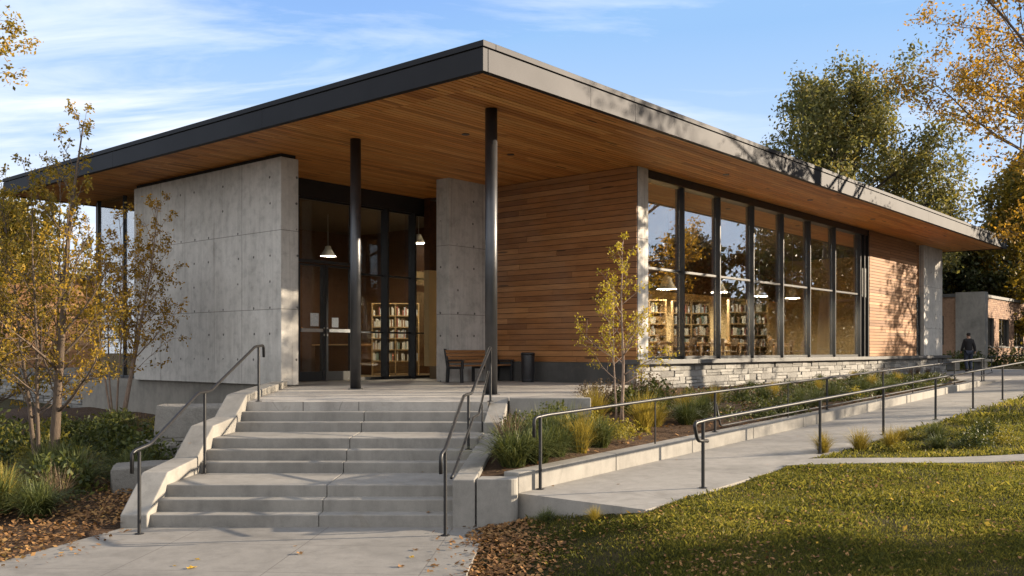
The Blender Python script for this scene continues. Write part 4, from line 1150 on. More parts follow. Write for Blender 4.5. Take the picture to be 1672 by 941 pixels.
# trees across the lawn: they stand right of the picture, throw its shade and show in the window glass
g_ = 'trees across the lawn mirrored in the windows'
for i, (x, y, H, rr2, lm, se, lb, lf, nl, th) in enumerate((
    (24, 8.2, 11.5, 6.3, 'autumn_leaf', 81, 'broad rusty tree across the lawn that shades the grass', .24, 28, 0),
    (34, 23.5, 12.5, 4.4, 'gold_leaf', 82, 'golden tree across the lawn that dapples the stairs', .20, 6, .4),
    (44, 50, 10.0, 5.6, 'bronze_leaf', 83, 'bronze brown tree mirrored in the middle windows', .34, 22, 0),
    (53, 59.5, 12.5, 6.4, 'bronze_leaf', 84, 'tall bronze tree mirrored right of the middle windows', .38, 22, 0),
    (52, 43.5, 8.0, 5.4, 'dark_leaf', 85, 'low dark tree mirrored in the second window', .34, 22, 0),
    (30.5, 43.6, 15, 5.8, 'dark_leaf', 86, 'dark thick trunked tree mirrored in the last windows', .26, 18, .1),
    (36, 50.0, 15, 5.6, 'dark_leaf', 87, 'dark leaning tree mirrored in the sixth window', .26, 18, .1),
    (58, 34, 9.5, 5.5, 'dark_leaf', 88, 'dark evergreen beyond the lawn mirrored in the first window', .36, 22, 0))):
    tree('park_tree', lb, (x, y, -.4), H, .34 if i not in (5, 6) else .6, se, lm, 'bark_dark', ell(rr2, .4, .6), t0=.22 if i in (1, 5, 6) else .06, limbs=28, subs=8, twigs=6, nleaf=nl, leaf=lf,
         elev=(3, 62), sig=.28, twigl=.7, group=g_, thin=th)
# out-of-view mass of trees, added to keep the low window reflections dark
wr = np.random.default_rng(17); n = 42000
ta = wr.uniform(-.35, .95, n); X = -20 + 105 * np.cos(ta) + wr.normal(0, 5, n); Y = 17 + 105 * np.sin(ta) + wr.normal(0, 5, n)
hh = 7.0 + 2.6 * np.sin(ta * 23) + 1.8 * np.sin(ta * 57 + 1) + 1.2 * np.sin(ta * 131)
Z = -.5 + wr.random(n) ** .8 * hh
P = np.stack([X, Y, Z], -1)
link('far_wood', fast_mesh('far_wood', leaf_quads(P, 1.0, wr), n, 4), 'dark_leaf')['kind'] = 'stuff'

# ------------------------------------------------------------------ grasses and shrubs
def blades_mesh(name, seed, n, h, spread, w, arch=.6, base_r=.08, segs=4, stiff=1.0):
    rng = np.random.default_rng(seed)
    az = rng.uniform(0, 2 * np.pi, n); L = h * rng.uniform(.55, 1.15, n); out = spread * rng.uniform(.15, 1.0, n)
    br = base_r * np.sqrt(rng.random(n)); ba = rng.uniform(0, 2 * np.pi, n)
    bx, by = br * np.cos(ba), br * np.sin(ba)
    ww = w * rng.uniform(.6, 1.3, n)
    V = np.zeros((n, segs + 1, 2, 3)); tw = rng.uniform(-.5, .5, n)
    for k in range(segs + 1):
        t = k / segs
        rad = out * (t ** 1.4); z = L * (t - arch * (out / max(spread, 1e-6)) * t ** 2.6)
        x = bx + np.cos(az) * rad; y = by + np.sin(az) * rad
        hw = ww * (1 - t) ** .6 * .5 + .0006
        px, py = -np.sin(az + tw), np.cos(az + tw)
        V[:, k, 0] = np.stack([x - px * hw, y - py * hw, z], -1); V[:, k, 1] = np.stack([x + px * hw, y + py * hw, z], -1)
    V = V.reshape(n, -1, 3); per = (segs + 1) * 2
    base = np.arange(n)[:, None] * per
    f = []
    for k in range(segs): f.append(np.stack([base[:, 0] + 2*k, base[:, 0] + 2*k + 1, base[:, 0] + 2*k + 3, base[:, 0] + 2*k + 2], -1))
    return idx_mesh(name, V.reshape(-1, 3), np.concatenate(f))
def shrub_mesh(name, seed, n, rad, h, leaf):
    rng = np.random.default_rng(seed)
    th = rng.uniform(0, 2 * np.pi, n); rr = np.sqrt(rng.random(n)); zz = rng.random(n)
    lump = 1 + .28 * np.sin(3 * th + seed) + .2 * np.sin(5 * th + 2 * zz * 3)
    env = np.sqrt(np.clip(1 - (zz * .95) ** 2.2, 0, 1))
    P = np.stack([np.cos(th) * rr * rad * lump * env, np.sin(th) * rr * rad * lump * env, h * (.04 + zz * (.75 + .3 * np.sin(4 * th + seed)))], -1)
    return fast_mesh(name, leaf_quads(P, leaf, rng, -.4, .5, .3), n, 4)
def stalk_mesh(name, seed, n, h, spread):        # upright dry stems with small seed heads
    rng = np.random.default_rng(seed); P = []
    me = blades_mesh(name, seed, n, h, spread, .008, .12, .12)
    return me

KINDS = {}
def kind(key, name, meshes, m, cat):
    for me in meshes: me.materials.append(MATS[m])
    KINDS[key] = (name, meshes, cat)
kind('green', 'sedge_tuft', [blades_mesh('sedge_tuft', s, 520, .66, .80, .012, .70, .14) for s in (1, 2, 3)], 'sedge_green', 'ornamental grass')
kind('gold', 'sedge_tuft', [blades_mesh('sedge_tuft', s, 420, .74, .62, .010, .45, .12) for s in (4, 5)], 'sedge_gold', 'ornamental grass')
kind('rust', 'feather_sedge', [blades_mesh('feather_sedge', s, 150, .68, .45, .009, .25, .12) for s in (6, 7)], 'sedge_rust', 'ornamental grass')
kind('shrub', 'low_shrub', [shrub_mesh('low_shrub', s, 900, .48, .5, .075) for s in (8, 9, 10)], 'shrub_leaf', 'shrub')
kind('bronze', 'low_shrub', [shrub_mesh('low_shrub', s, 700, .42, .5, .06) for s in (11, 12)], 'sedge_rust', 'shrub')
kind('yellow', 'low_shrub', [shrub_mesh('low_shrub', s, 600, .38, .36, .06) for s in (13, 14)], 'yellow_green_leaf', 'shrub')
WORD = {'green': 'arching dark green grass tuft', 'gold': 'upright golden grass tuft', 'rust': 'dry rust coloured seed grass', 'shrub': 'leafy low green shrub', 'bronze': 'twiggy bronze low shrub', 'yellow': 'low yellow leaved shrub'}
GRP = {'bed': 'plants in the bed between kerb and windows', 'left': 'plants in the left bed', 'lawn': 'plants at the lawn path', 'far': 'plants by the brick building'}
pr = random.Random(99)
def plant(key, x, y, z, sc, where, grp):
    name, ms, cat = KINDS[key]
    o = bpy.data.objects.new(name, pr.choice(ms)); COL.objects.link(o)
    o.location = (x, y, z - .02); o.rotation_euler = (0, 0, pr.uniform(0, 6.28)); s = sc * pr.uniform(.92, 1.08); o.scale = (s, s, s * pr.uniform(.9, 1.12))
    return tag(o, WORD[key] + ' ' + where, cat, GRP[grp])
def bedp(key, x, y, sc, where): return plant(key, x, y, float(bed_xy(x, y)), sc, where, 'bed')
def leftp(key, x, y, sc, where): return plant(key, x, y, gz(x, y) + .02, sc, where, 'left')

# near end of the right bed
bedp('green', .02, 12.75, 1.15, 'nearest the corner of kerb and stair wall')
bedp('green', .62, 13.35, 1.0, 'behind the first ramp railing post')
bedp('rust', -.05, 13.7, 1.0, 'spilling over the right stair wall')
bedp('green', .85, 14.2, 1.0, 'in front of the planter wall')
bedp('shrub', .15, 14.6, .9, 'tucked against the left end of the planter wall')
bedp('green', 1.35, 14.3, .85, 'right of the first ramp post near the kerb')
bedp('yellow', 1.55, 14.9, .95, 'between planter wall end and kerb')
bedp('shrub', .7, 15.3, .9, 'hugging the middle of the planter wall')
bedp('yellow', 1.35, 15.5, .9, 'at the right end of the planter wall')
bedp('gold', 2.25, 15.95, 1.0, 'in front of the sapling stem')
bedp('gold', 1.45, 16.4, .9, 'left behind the sapling stem')
bedp('gold', 2.55, 16.6, .8, 'right of the sapling stem')
bedp('bronze', 1.7, 18.2, 1.0, 'at the terrace edge left of the sapling')
bedp('rust', 1.45, 17.6, 1.0, 'behind the planter wall at the terrace')
bedp('bronze', 2.1, 19.3, 1.1, 'in front of the cedar wall base')
bedp('rust', 2.5, 19.2, 1.1, 'below the corner of the cedar wall')
bedp('shrub', 2.2, 18.0, .9, 'behind the sapling stem')
bedp('bronze', 3.0, 20.8, 1.1, 'at the corner of stone base and cedar wall')
bedp('rust', 3.3, 20.2, 1.0, 'left of the first window by the stone base')
ordv = ['first', 'second', 'third', 'fourth', 'fifth', 'sixth', 'seventh']
rows = (('beside the kerb', -1.95), ('in mid bed', -.7), ('against the stone base', 1.1))
pal = (('green', 'green', 'shrub', 'yellow'), ('gold', 'shrub', 'green', 'shrub', 'gold'), ('bronze', 'shrub', 'gold', 'green'))
for k in range(17):
    v = 5.2 + k * .93
    for ri, (rw, u0) in enumerate(rows):
        if ri < 2 and v < 6.0: continue
        if ri == 0 and v > 15.5 or ri == 2 and k % 3: continue
        vv2 = v + 3.4 * (ri == 2) + pr.uniform(-.35, .35); uu2 = u0 + pr.uniform(-.3, .3)
        key = pr.choice(pal[ri]); p = W(vv2, uu2)
        if vv2 > 20 and uu2 < -2.2 + (vv2 - 19.6) * .47: continue
        wi = min(6, max(0, int((vv2 + (1.5 if ri == 2 else 3.8) - 9) / 2.2)))
        plant(key, p.x, p.y, float(bed_z(vv2, uu2)), pr.uniform(.8, 1.05) * (.85, .62, .5)[ri], '%s below the %s window, %s side' % (rw, ordv[wi], 'near' if k % 2 == 0 else 'far'), 'bed')
for k, v in enumerate((21.2, 22.6, 24, 25.4, 26.8, 28.2, 29.4)):
    p = W(v, 1.6 + pr.uniform(-.15, .25)); plant(pr.choice(('bronze', 'shrub', 'rust')), p.x, p.y, float(bed_z(v, 1.6)), .6, ('against the stone base below the last window', 'under the side door', 'below the near edge of the lit cedar panel', 'below the lit cedar panel middle', 'below the lit cedar panel far part', 'below the far edge of the cedar panel', 'below the far concrete pier')[k], 'bed')

bedp('green', .35, 12.95, 1.0, 'between the corner tuft and the first ramp post')
bedp('gold', 1.0, 13.75, .9, 'between the first ramp post and the kerb joint')
bedp('green', .45, 14.1, 1.05, 'in the thick of the tufts before the planter wall')
bedp('yellow', 1.9, 15.4, .8, 'left of the second ramp post by the kerb')
bedp('shrub', 2.6, 17.6, .9, 'behind the golden tuft right of the sapling')
bedp('green', 3.2, 17.2, .95, 'half way between sapling and third ramp post')
bedp('gold', 3.4, 18.4, .9, 'below the left edge of the first window')
bedp('shrub', 2.9, 19.0, 1.0, 'before the concrete pier at the wall corner')
bedp('green', 3.6, 18.0, .9, 'behind the third ramp railing post')
bedp('bronze', 1.55, 18.9, 1.0, 'at the terrace edge below the cedar wall')
# left bed
leftp('green', -6.2, 12.2, .95, 'closest to the walkway corner')
leftp('green', -7.9, 12.0, 1.4, 'cut by the left photo edge at the walkway')
leftp('green', -8.0, 13.2, 1.4, 'large, at the left edge behind the nearest tufts')
leftp('gold', -6.95, 12.6, 1.05, 'glowing between the two large nearest tufts')
leftp('green', -7.7, 15.5, 1.1, 'right behind the foot of the thick trunk')
leftp('green', -6.2, 15.4, 1.0, 'behind the weathered pale boulder')
leftp('green', -6.9, 12.5, 1.15, 'nearest, at the walkway edge far left')
leftp('green', -7.5, 12.7, 1.15, 'at the left photo edge by the walkway')
leftp('rust', -6.3, 12.9, .9, 'behind the nearest tuft at the walkway')
leftp('gold', -7.3, 13.2, .85, 'behind the large tufts at the left edge')
leftp('green', -6.6, 14.2, 1.0, 'between thick trunk and lower handrail')
leftp('green', -5.95, 14.6, .9, 'beside the weathered pale boulder')
leftp('green', -7.3, 14.6, .9, 'below the thick dark trunk')
leftp('rust', -6.9, 15.0, .9, 'right of the thick dark trunk')
leftp('shrub', -8.7, 15.2, 1.1, 'left of the thick dark trunk')
leftp('gold', -7.9, 13.9, .8, 'in front of the thick dark trunk')
leftp('shrub', -9.2, 17.4, 1.25, 'behind the thick trunk at the left')
leftp('shrub', -8.0, 17.6, 1.2, 'behind the thick trunk, right side')
leftp('shrub', -7.2, 17.9, 1.25, 'between both amber trees, near side')
leftp('shrub', -6.6, 18.6, 1.25, 'left of the squared stone block')
leftp('shrub', -8.2, 19.3, 1.3, 'in front of the concrete plinth below the big wall')
leftp('shrub', -9.5, 19.8, 1.3, 'in front of the second amber tree')
leftp('shrub', -10.6, 19.0, 1.3, 'in front of the stone wall at the left')
leftp('yellow', -8.9, 18.2, 1.2, 'between the two amber trees')
leftp('green', -7.5, 20.5, 1.2, 'below the big concrete wall, right')
leftp('green', -9.0, 21.2, 1.2, 'at the foot of the second amber tree')
leftp('yellow', -10.3, 20.8, 1.2, 'left of the second amber tree')
leftp('shrub', -11.6, 20.4, 1.3, 'by the stone wall at the left edge')
leftp('shrub', -6.7, 20.0, 1.15, 'behind the squared stone block')
leftp('rust', -7.6, 19.0, 1.2, 'amid the shrubs below the concrete plinth')
leftp('shrub', -9.9, 16.5, 1.1, 'at the left photo edge, mid bed')
leftp('green', -8.6, 13.9, 1.0, 'at the left photo edge behind the large tufts')

for x, y, k_, w_ in ((-6.2, 17.9, 'yellow', 'left behind the lower blocks of the stone pile'), (-6.9, 16.6, 'shrub', 'front left of the stone pile'), (-7.5, 16.2, 'yellow', 'right of the thick trunk at mid bed'), (-6.2, 15.9, 'shrub', 'between the pale boulder and the stone pile'),
    (-8.7, 16.9, 'yellow', 'just behind the thick trunk'), (-9.9, 18.2, 'yellow', 'before the stone wall, right part'), (-10.9, 18.0, 'shrub', 'before the stone wall, left part'), (-7.0, 19.0, 'yellow', 'below the middle of the concrete plinth'),
    (-7.9, 20.4, 'yellow', 'against the concrete plinth'), (-6.5, 21.2, 'shrub', 'in the corner of plinth and stair cheek'), (-8.6, 20.4, 'shrub', 'at the right of the pale stems'), (-7.2, 15.3, 'green', 'low, right of the thick trunk foot'), (-6.6, 13.5, 'shrub', 'low, behind the nearest tufts by the handrail'), (-8.3, 14.6, 'yellow', 'left of the thick trunk foot')):
    leftp(k_, x, y, 1.2, w_)
# lawn side of the ramp: grasses by the path
def lawnp(key, x, y, sc, where): return plant(key, x, y, gz(x, y), sc, where, 'lawn')
for i, (key, x, y, sc, w_) in enumerate((('gold', 5.0, 15.0, .55, 'at the second free railing post'), ('gold', 5.7, 15.3, .6, 'where path and ramp part'), ('gold', 6.3, 15.5, .55, 'behind the path, left of the third free post'),
    ('yellow', 6.3, 15.1, .6, 'on the path edge below the third free post'), ('green', 7.0, 15.3, .6, 'on the path edge in the lit bed, left'), ('shrub', 7.6, 15.4, .6, 'on the path edge in the lit bed, middle'), ('yellow', 8.2, 15.6, .6, 'on the path edge in the lit bed at the frame edge'),
    ('green', 7.4, 16.3, .6, 'in the lit bed behind the path'), ('shrub', 8.4, 16.6, .65, 'in the lit bed near the right edge'), ('gold', 6.8, 16.3, .5, 'below the fourth free railing post'))):
    lawnp(key, x, y, sc, w_)
lawnp('green', .42, 11.3, .35, 'small, at the ramp end below the slab'); lawnp('gold', .95, 10.75, .3, 'small, at the front corner of the ramp slab')
for i, (x, y, w_) in enumerate(((24.2, 50.5, 'left of the stone bench by the brick building'), (27.0, 54.8, 'under the first brick building window'), (29.5, 57.6, 'under the second brick building window'), (25.4, 52.6, 'at the foot of the concrete pier'), (20.5, 52, 'behind the walking person'), (32.5, 60.5, 'at the right edge under the brick building'))):
    plant('shrub', x, y, -.2, 2.2, w_, 'far')

# ------------------------------------------------------------------ lawn grass, ground cover and leaf litter
rng = np.random.default_rng(5)
def scatter(n, x0, x1, y0, y1, ok):
    out = []
    while sum(map(len, out)) < n:
        X = rng.uniform(x0, x1, n); Y = rng.uniform(y0, y1, n); k = ok(X, Y); out.append(np.stack([X[k], Y[k]], -1))
    return np.concatenate(out)[:n]
def on_lawn(X, Y):
    v, u = vu_np(X, Y)
    bare = (np.sin(X * 1.9 + Y) + np.sin(Y * 2.7 - X * .8) + np.sin(X * 4.1 + 1)) * .40 + rng.uniform(-.9, .9, X.shape)
    strip = X > np.where(Y < 11.7, -.1 + .14 * np.sin(Y * 5), .2)
    ramp_ = (u > -4.62) & (v > -2.38)
    pth = (X > 3.4) & (Y > path_y(X) - .02) & (Y < path_y(X) + .6)
    clear = np.clip((X + .1) / 1.1, 0, 1) * .9 + .1
    return strip & ~ramp_ & ~pth & (bare > -.45) & (rng.random(X.shape) < clear) & (np.abs(X) < .8 * Y + 1.5)
def grass(n, x0, x1, y0, y1, h, w):
    P = scatter(n, x0, x1, y0, y1, on_lawn); n = len(P)
    Z = ground_z(P[:, 0], P[:, 1]); az = rng.uniform(0, 2 * np.pi, n)
    pt = .5 + .5 * np.sin(P[:, 0] * 2.3 + 1.7 * np.sin(P[:, 1] * 1.9)) * np.sin(P[:, 1] * 2.9 + P[:, 0])
    L = h * rng.uniform(.45, 1.25, n) * (.6 + .95 * pt) * np.where(rng.random(n) < .04, 1.8, 1); lean = L * rng.uniform(.15, .95, n)
    px, py = -np.sin(az), np.cos(az); hw = w * rng.uniform(.6, 1.2, n) / 2
    a = np.stack([P[:, 0] - px * hw, P[:, 1] - py * hw, Z - .01], -1); b = np.stack([P[:, 0] + px * hw, P[:, 1] + py * hw, Z - .01], -1)
    m1 = np.stack([P[:, 0] + np.cos(az) * lean * .4 + px * hw * .7, P[:, 1] + np.sin(az) * lean * .4 + py * hw * .7, Z + L * .65], -1)
    c = np.stack([P[:, 0] + np.cos(az) * lean, P[:, 1] + np.sin(az) * lean, Z + L * .85], -1)
    return np.stack([a, b, m1, c], 1).reshape(-1, 3)
G = [grass(230000, -.3, 9, 6.2, 10.6, .032, .0040), grass(180000, .2, 13, 10, 14.2, .034, .0055), grass(60000, 4.5, 16, 14.2, 20, .05, .008), grass(14000, 9, 20, 18, 34, .08, .018)]
G = np.concatenate(G)
link('grass', fast_mesh('grass', G, len(G) // 4, 4), 'grass_blade')['kind'] = 'stuff'

def flat_leaves(P, Z, size, tilt=.35):
    n = len(P); az = rng.uniform(0, 2 * np.pi, n); s = size * rng.uniform(.55, 1.3, n)
    d = np.stack([np.cos(az), np.sin(az), rng.normal(0, tilt, n)], -1); w = np.stack([-np.sin(az), np.cos(az), rng.normal(0, tilt, n)], -1)
    o = np.stack([P[:, 0], P[:, 1], Z + .012], -1); s = s[:, None]; curl = np.zeros((n, 3)); curl[:, 2] = 1
    k = rng.uniform(-.1, .25, n)[:, None]
    return np.stack([o - d * s * .5, o + w * s * .32 + curl * s * k * .5, o + d * s * .5 + curl * s * k, o - w * s * .32 + curl * s * k * .5], 1).reshape(-1, 3)
LV_ = []
# drifts along the walkway, in both beds and sparse on the lawn
P = scatter(3600, -.55, 1.3, 7.2, 11.66, lambda X, Y: (rng.random(X.shape) < np.exp(-((X + .15 + .1 * np.sin(3 * Y)) / .42) ** 2)) & (vu_np(X, Y)[0] < -2.4)); LV_.append(flat_leaves(P, ground_z(P[:, 0], P[:, 1]) + .01, .06))
P = scatter(5200, -9.5, -4.5, 8.5, 16, lambda X, Y: (X < left_edge(Y) - .02) & (rng.random(X.shape) < .12 + .88 * np.exp(-((X - left_edge(Y) + .4) / .7) ** 2))); LV_.append(flat_leaves(P, ground_z(P[:, 0], P[:, 1], False) + .06, .06))
P = scatter(2400, -.3, 11, 6.8, 14, lambda X, Y: (on_lawn(X, Y)) & (rng.random(X.shape) < .10 + .9 * np.clip(np.sin(X * 1.3 + Y * .7) * np.sin(Y * 1.9 - X * .6) + .25 * rng.normal(size=X.shape), 0, 1) ** 2)); LV_.append(flat_leaves(P, ground_z(P[:, 0], P[:, 1]) + .018, .045))
P = scatter(170, -.95, -.3, 7.2, 11.6, lambda X, Y: rng.random(X.shape) < np.exp((X + .4) / .22)); LV_.append(flat_leaves(P, np.full(len(P), -1.345), .06))
P = scatter(120, -6.0, -4.5, 8.0, 11.5, lambda X, Y: (X > left_edge(Y)) & (rng.random(X.shape) < np.exp(-(X - left_edge(Y)) / .18))); LV_.append(flat_leaves(P, np.full(len(P), -1.345), .06))
P = scatter(1500, -.2, 12, 12, 28, lambda X, Y: (vu_np(X, Y)[1] > -2.4) & (vu_np(X, Y)[1] < 2.1) & (X > -.2) & ~((Y < 24) & (X < 1.4) & (Y > 15.7))); LV_.append(flat_leaves(P, bed_xy(P[:, 0], P[:, 1]) + .01, .075))
P = scatter(1000, -.2, 5.0, 6.8, 10.8, lambda X, Y: on_lawn(X, Y) & (rng.random(X.shape) < np.clip(1.1 - X / 5.0, .12, 1))); LV_.append(flat_leaves(P, ground_z(P[:, 0], P[:, 1]) + .016, .034))
LV_ = np.concatenate(LV_)
link('leaf_litter', fast_mesh('leaf_litter', LV_, len(LV_) // 4, 4), 'litter_leaf')['kind'] = 'stuff'
P = scatter(80, -.2, 8, 6.8, 13.5, on_lawn); Y_ = flat_leaves(P, ground_z(P[:, 0], P[:, 1]) + .035, .06)
link('yellow_leaf_litter', fast_mesh('yellow_leaf_litter', Y_, len(Y_) // 4, 4), 'fallen_yellow')['kind'] = 'stuff'
# low ground cover between the plants
def cover(n, x0, x1, y0, y1, ok, zf, h):
    P = scatter(n, x0, x1, y0, y1, ok); q = np.stack([P[:, 0], P[:, 1], zf(P[:, 0], P[:, 1]) + rng.random(n) ** 1.5 * h * .8], -1)
    return leaf_quads(q, .07, rng, -.5, .45, .3)
def patchy(X, Y): return (np.sin(X * 1.7 + 1.1 * Y) + np.sin(Y * 2.1 - X) + rng.uniform(-1, 1, X.shape)) > -.2
cv1 = cover(16000, -13, -5.2, 13.0, 23.5, lambda X, Y: (X < left_edge(Y) - .7) & patchy(X, Y) & (Y > 14.0 + .4 * np.sin(2 * X)), lambda X, Y: ground_z(X, Y, False), .22)
cv2 = cover(11000, .5, 15, 14, 34, lambda X, Y: (vu_np(X, Y)[1] > -2.2 + np.clip(vu_np(X, Y)[0] - 19.6, 0, 99) * .47) & (vu_np(X, Y)[1] < 1.0) & (vu_np(X, Y)[0] > 4.5) & patchy(X, Y) & (X > 1.5), bed_xy, .2)
cv = np.concatenate([cv1, cv2])
link('ground_cover', fast_mesh('ground_cover', cv, len(cv) // 4, 4), 'shrub_leaf')['kind'] = 'stuff'

# single fallen leaves on the paving
def fallen(x, y, z, s, label, m='litter_leaf', seed=0):
    r = random.Random(seed); a0 = r.uniform(0, 6.28); mb = MB(); n = 10; pts = []
    for k in range(n):
        a = 2 * math.pi * k / n; rr2 = s * (.5 if k % 2 == 0 else .3) * r.uniform(.8, 1.2)
        pts.append((math.cos(a) * rr2, math.sin(a) * rr2 * .8, .006 + abs(math.sin(a * 1.0)) * s * .22 * r.random()))
    mb.v = [(0, 0, .004)] + pts; mb.f = [(0, k + 1, (k + 1) % n + 1) for k in range(n)]
    mb.v += [(s * .5, 0, .008), (s * .8, s * .08, .012), (s * .8, s * .1, .012)]; mb.f.append((n + 1, n + 2, n + 3))
    o = mb.build('fallen_leaf', m, None, loc=(x, y, z + .003), rot=a0)
    return tag(o, label, 'leaf', 'single fallen leaves on the paving')
def gp(px, py, z):                                 # ground point from the surveyed photo position
    Y = F * (CAMH - z) / (py - 572); return (px - HX) / F * Y, Y
for i, (px, py, z, s, lb) in enumerate((
    (490, 905, -1.35, .11, 'dark curled leaf on the walkway below the middle of the stairs'), (312, 929, -1.35, .13, 'large amber leaf on the walkway at lower left'),
    (322, 915, -1.35, .07, 'small leaf beside the large amber one on the walkway'), (100, 909, -1.35, .09, 'leaf at the far left of the walkway joint'), (125, 906, -1.35, .07, 'smaller leaf right of the one at the walkway joint'),
    (482, 893, -1.35, .05, 'tiny leaf on the walkway above the dark curled one'), (678, 899, -1.35, .10, 'leaf on the walkway left of the right handrail foot'), (672, 911, -1.35, .08, 'yellow leaf below the one by the right handrail foot'),
    (655, 926, -1.35, .11, 'brown curled leaf near the bottom edge on the walkway'), (710, 925, -1.35, .12, 'brown leaf by the leaf drift at the walkway edge'), (738, 886, -1.35, .09, 'leaf just right of the right handrail foot'),
    (745, 895, -1.35, .08, 'leaf touching the drift beside the handrail foot'), (285, 925, -1.35, .05, 'tiny leaf left of the large amber one'), (510, 833, -1.2, .06, 'leaf lying on the lowest stair tread'),
    (700, 838, -1.2, .08, 'leaf on the right of the lowest stair tread'), (690, 772, -.9, .07, 'leaf on the first landing near the right rail'), (310, 725, -.45, .06, 'leaf on the second landing'),
    (1010, 792, -.93, .05, 'tiny leaf in the middle of the ramp'), (1105, 752, -.85, .05, 'tiny leaf by the kerb on the ramp'), (1190, 728, -.8, .06, 'leaf by the kerb farther up the ramp'), (902, 795, -.93, .06, 'leaf by the kerb at the foot of the ramp'))):
    x, y = gp(px, py, z); fallen(x, y, z, s, lb, 'fallen_yellow' if 'amber' in lb or 'yellow' in lb else 'litter_leaf', i)

# ------------------------------------------------------------------ the walking person
def skin_obj(name, joints, edges, radii, m, parent, sub=2):
    me = bpy.data.meshes.new(name); me.from_pydata(joints, edges, []); me.update()
    o = bpy.data.objects.new(name, me); COL.objects.link(o); o.parent = parent
    sk = o.modifiers.new('skin', 'SKIN'); sk.use_smooth_shade = True
    for k, rr2 in enumerate(radii):
        sv = me.skin_vertices[0].data[k]; sv.radius = rr2 if isinstance(rr2, tuple) else (rr2, rr2); sv.use_root = (k == 0)
    ss = o.modifiers.new('sub', 'SUBSURF'); ss.levels = sub; ss.render_levels = sub
    me.materials.append(MATS[m]); return o
pe = thing('person', 'man seen from behind in black top and dark jeans walking away on the far path', 'person', (20.35, 41.6, -.128), R_(-8))
J = [(0, 0, .96), (0, .01, 1.12), (0, .015, 1.30), (0, .0, 1.46), (0, .0, 1.53), (0, .02, 1.60), (0, .025, 1.70), (0, .02, 1.77),
     (.10, .0, .90), (.115, .13, .50), (.115, .02, .10), (.12, .14, .04), (-.10, 0, .90), (-.11, .02, .49), (-.11, -.16, .12), (-.11, -.06, .035),
     (.155, .0, 1.42), (.225, -.05, 1.17), (.27, .0, .92), (.275, .03, .83), (-.155, 0, 1.42), (-.225, .03, 1.17), (-.27, .11, .93), (-.275, .14, .84)]
E = [(0, 1), (1, 2), (2, 3), (3, 4), (4, 5), (5, 6), (6, 7), (0, 8), (8, 9), (9, 10), (10, 11), (0, 12), (12, 13), (13, 14), (14, 15), (3, 16), (16, 17), (17, 18), (18, 19), (3, 20), (20, 21), (21, 22), (22, 23)]
RD = [(.15, .10), (.14, .095), (.16, .10), (.11, .08), .058, .082, .098, .066, .085, .06, .045, .04, .085, .06, .045, .04, .065, .048, .036, .04, .065, .048, .036, .04]
skin_obj('body', J, E, RD, 'skin', pe)
g1 = lambda rr2, a: tuple(x + a for x in rr2) if isinstance(rr2, tuple) else rr2 + a
idx = [0, 1, 2, 3, 4, 16, 17, 18, 20, 21, 22]
mp = {a: i for i, a in enumerate(idx)}
JJ = [J[i] for i in idx]; JJ[0] = (0, 0, .88); 
skin_obj('jacket', JJ, [(mp[a], mp[b]) for a, b in E if a in mp and b in mp], [g1(RD[i], .045 if i == 0 else .032 if i in (1, 2) else .024) for i in idx], 'black_cloth', pe)
idx = [0, 8, 9, 10, 12, 13, 14]; mp = {a: i for i, a in enumerate(idx)}
skin_obj('trousers', [J[i] for i in idx], [(mp[a], mp[b]) for a, b in E if a in mp and b in mp], [g1(RD[i], .026) for i in idx], 'denim', pe)
skin_obj('hair', [(0, -.012, 1.60), (0, -.004, 1.69), (0, .006, 1.775)], [(0, 1), (1, 2)], [.072, .104, .076], 'hair', pe)
for sx, yy, zz, pt in ((.115, .02, .10, .12), (-.11, -.16, .12, -.06)):
    mb = MB(); y0 = yy - .07; z0 = zz - .10 if sx > 0 else zz - .085
    mb.loft([[Vector((sx - .05, y0, z0)), Vector((sx + .05, y0, z0)), Vector((sx + .045, y0, z0 + .10)), Vector((sx - .045, y0, z0 + .10))],
             [Vector((sx - .055, y0 + .13, z0)), Vector((sx + .055, y0 + .13, z0)), Vector((sx + .045, y0 + .13, z0 + .10)), Vector((sx - .045, y0 + .13, z0 + .10))],
             [Vector((sx - .04, y0 + .27, z0)), Vector((sx + .04, y0 + .27, z0)), Vector((sx + .03, y0 + .27, z0 + .045)), Vector((sx - .03, y0 + .27, z0 + .045))]])
    mb.build('shoe', 'shoe', pe, bevel=.015)

# ------------------------------------------------------------------ sky, sun, camera
EL, SX, SY = R_(15.0), .99, .14
AZ = math.atan2(SX, SY)                       # clockwise from +Y
w = bpy.data.worlds.new('World'); S.world = w; w.use_nodes = True
t = NT(w.node_tree); bg = w.node_tree.nodes['Background']
sky = t.n('ShaderNodeTexSky', sky_type='NISHITA'); sky.sun_disc = False
sky.sun_elevation = EL; sky.sun_rotation = AZ; sky.air_density = 1.0; sky.dust_density = .6; sky.ozone_density = 1.6; sky.altitude = 100
cap = t.n('ShaderNodeVectorMath', operation='MINIMUM'); t.l(sky.outputs[0], cap.inputs[0]); cap.inputs[1].default_value = (1.35, 2.15, 2.95)
tc = t.n('ShaderNodeTexCoord'); sx_, sy_, sz_ = t.sep(tc.outputs['Generated'])
dz = t.math('ADD', t.math('MAXIMUM', sz_, 0.0), .16)
cb = t.n('ShaderNodeCombineXYZ'); t.l(t.math('DIVIDE', sx_, dz), cb.inputs[0]); t.l(t.math('DIVIDE', sy_, dz), cb.inputs[1])
m1 = t.n('ShaderNodeMapping'); t.l(cb.outputs[0], m1.inputs[0]); m1.inputs['Rotation'].default_value = (0, 0, R_(-24)); m1.inputs['Scale'].default_value = (.55, 1.7, 1); m1.inputs['Location'].default_value = CLOUD_OFF
n1 = t.noise(m1.outputs[0], 1.15, 10, .60, 1.3)
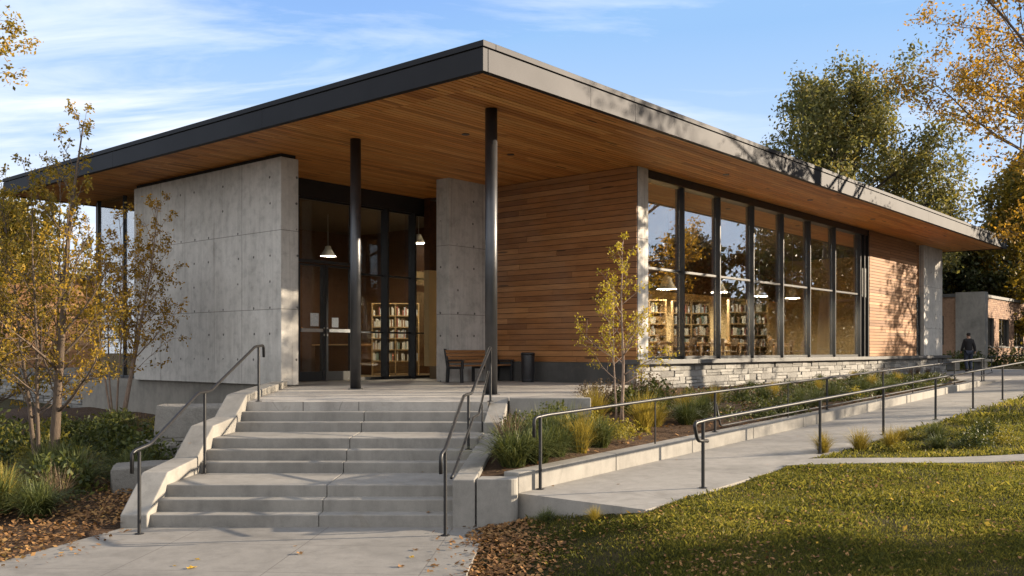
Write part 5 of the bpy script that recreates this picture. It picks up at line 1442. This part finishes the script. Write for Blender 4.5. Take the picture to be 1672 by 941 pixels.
n2 = t.noise(cb.outputs[0], .75, 3, .5)
left_ = t.ramp(t.math('DIVIDE', t.math('MULTIPLY', sx_, -1.0), t.math('MAXIMUM', sy_, .05)), [(.05, 0.0), (.42, 1.0)])
n2 = t.math('ADD', n2, t.math('MULTIPLY', left_, .16))
n1 = t.math('ADD', n1, t.math('MULTIPLY', left_, .075))
cl = t.math('MULTIPLY', t.ramp(n1, [(.45, 0.0), (.60, .5), (.76, 1.0)]), t.ramp(n2, [(.34, .15), (.54, 1.0)]))
back = t.math('MULTIPLY', t.ramp(t.math('ADD', t.math('MULTIPLY', sy_, -1.0), t.math('MULTIPLY', sz_, .35)), [(.0, 0.0), (.35, 1.0)]), t.ramp(n1, [(.3, .55), (.6, 1.0)]))  # unseen cloud bank behind the camera, added to whiten and lift the shade
hz_ = t.ramp(sz_, [(0.0, .85), (.10, .45), (.32, 0.0)])
col = t.mix(t.math('MULTIPLY', cl, .80), t.mix(1.0, cap.outputs[0], SKY_TINT, 'MULTIPLY'), CLOUD_COL)
col = t.mix(hz_, col, (3.3, 3.45, 3.7))
col = t.mix(t.math('MULTIPLY', back, .9), col, (4.1, 4.1, 4.15))
t.l(col, bg.inputs['Color']); bg.inputs['Strength'].default_value = SKY_STR

sd = bpy.data.lights.new('sun', 'SUN'); sd.energy = SUN_E; sd.angle = R_(.55); sd.color = (1.0, .83, .62)
so = bpy.data.objects.new('sun', sd); COL.objects.link(so)
dirv = Vector((SX, SY, 0)).normalized() * math.cos(EL) + Vector((0, 0, math.sin(EL)))
so.rotation_euler = (-dirv).to_track_quat('-Z', 'Y').to_euler(); so.location = (30, 0, 30)

cd = bpy.data.cameras.new('camera'); co_ = bpy.data.objects.new('camera', cd); COL.objects.link(co_)
co_.location = (0, 0, CAMH); co_.rotation_euler = (R_(90), 0, 0)
cd.sensor_width = 36; cd.lens = 36 * F / 1672; cd.shift_y = (572 - 470.5) / 1672; cd.clip_end = 2000; cd.clip_start = .05
S.camera = co_
S.render.engine = 'CYCLES'
S.cycles.use_denoising = True
S.cycles.max_bounces = 8; S.cycles.transparent_max_bounces = 24; S.cycles.glossy_bounces = 4; S.cycles.diffuse_bounces = 6
S.cycles.caustics_reflective = False; S.cycles.caustics_refractive = False
S.cycles.sample_clamp_indirect = 6
vs_ = S.view_settings; vs_.view_transform = 'Standard'; vs_.look = 'None'; vs_.exposure = EXPO; vs_.gamma = 1
print('leaves', NLEAF[0])
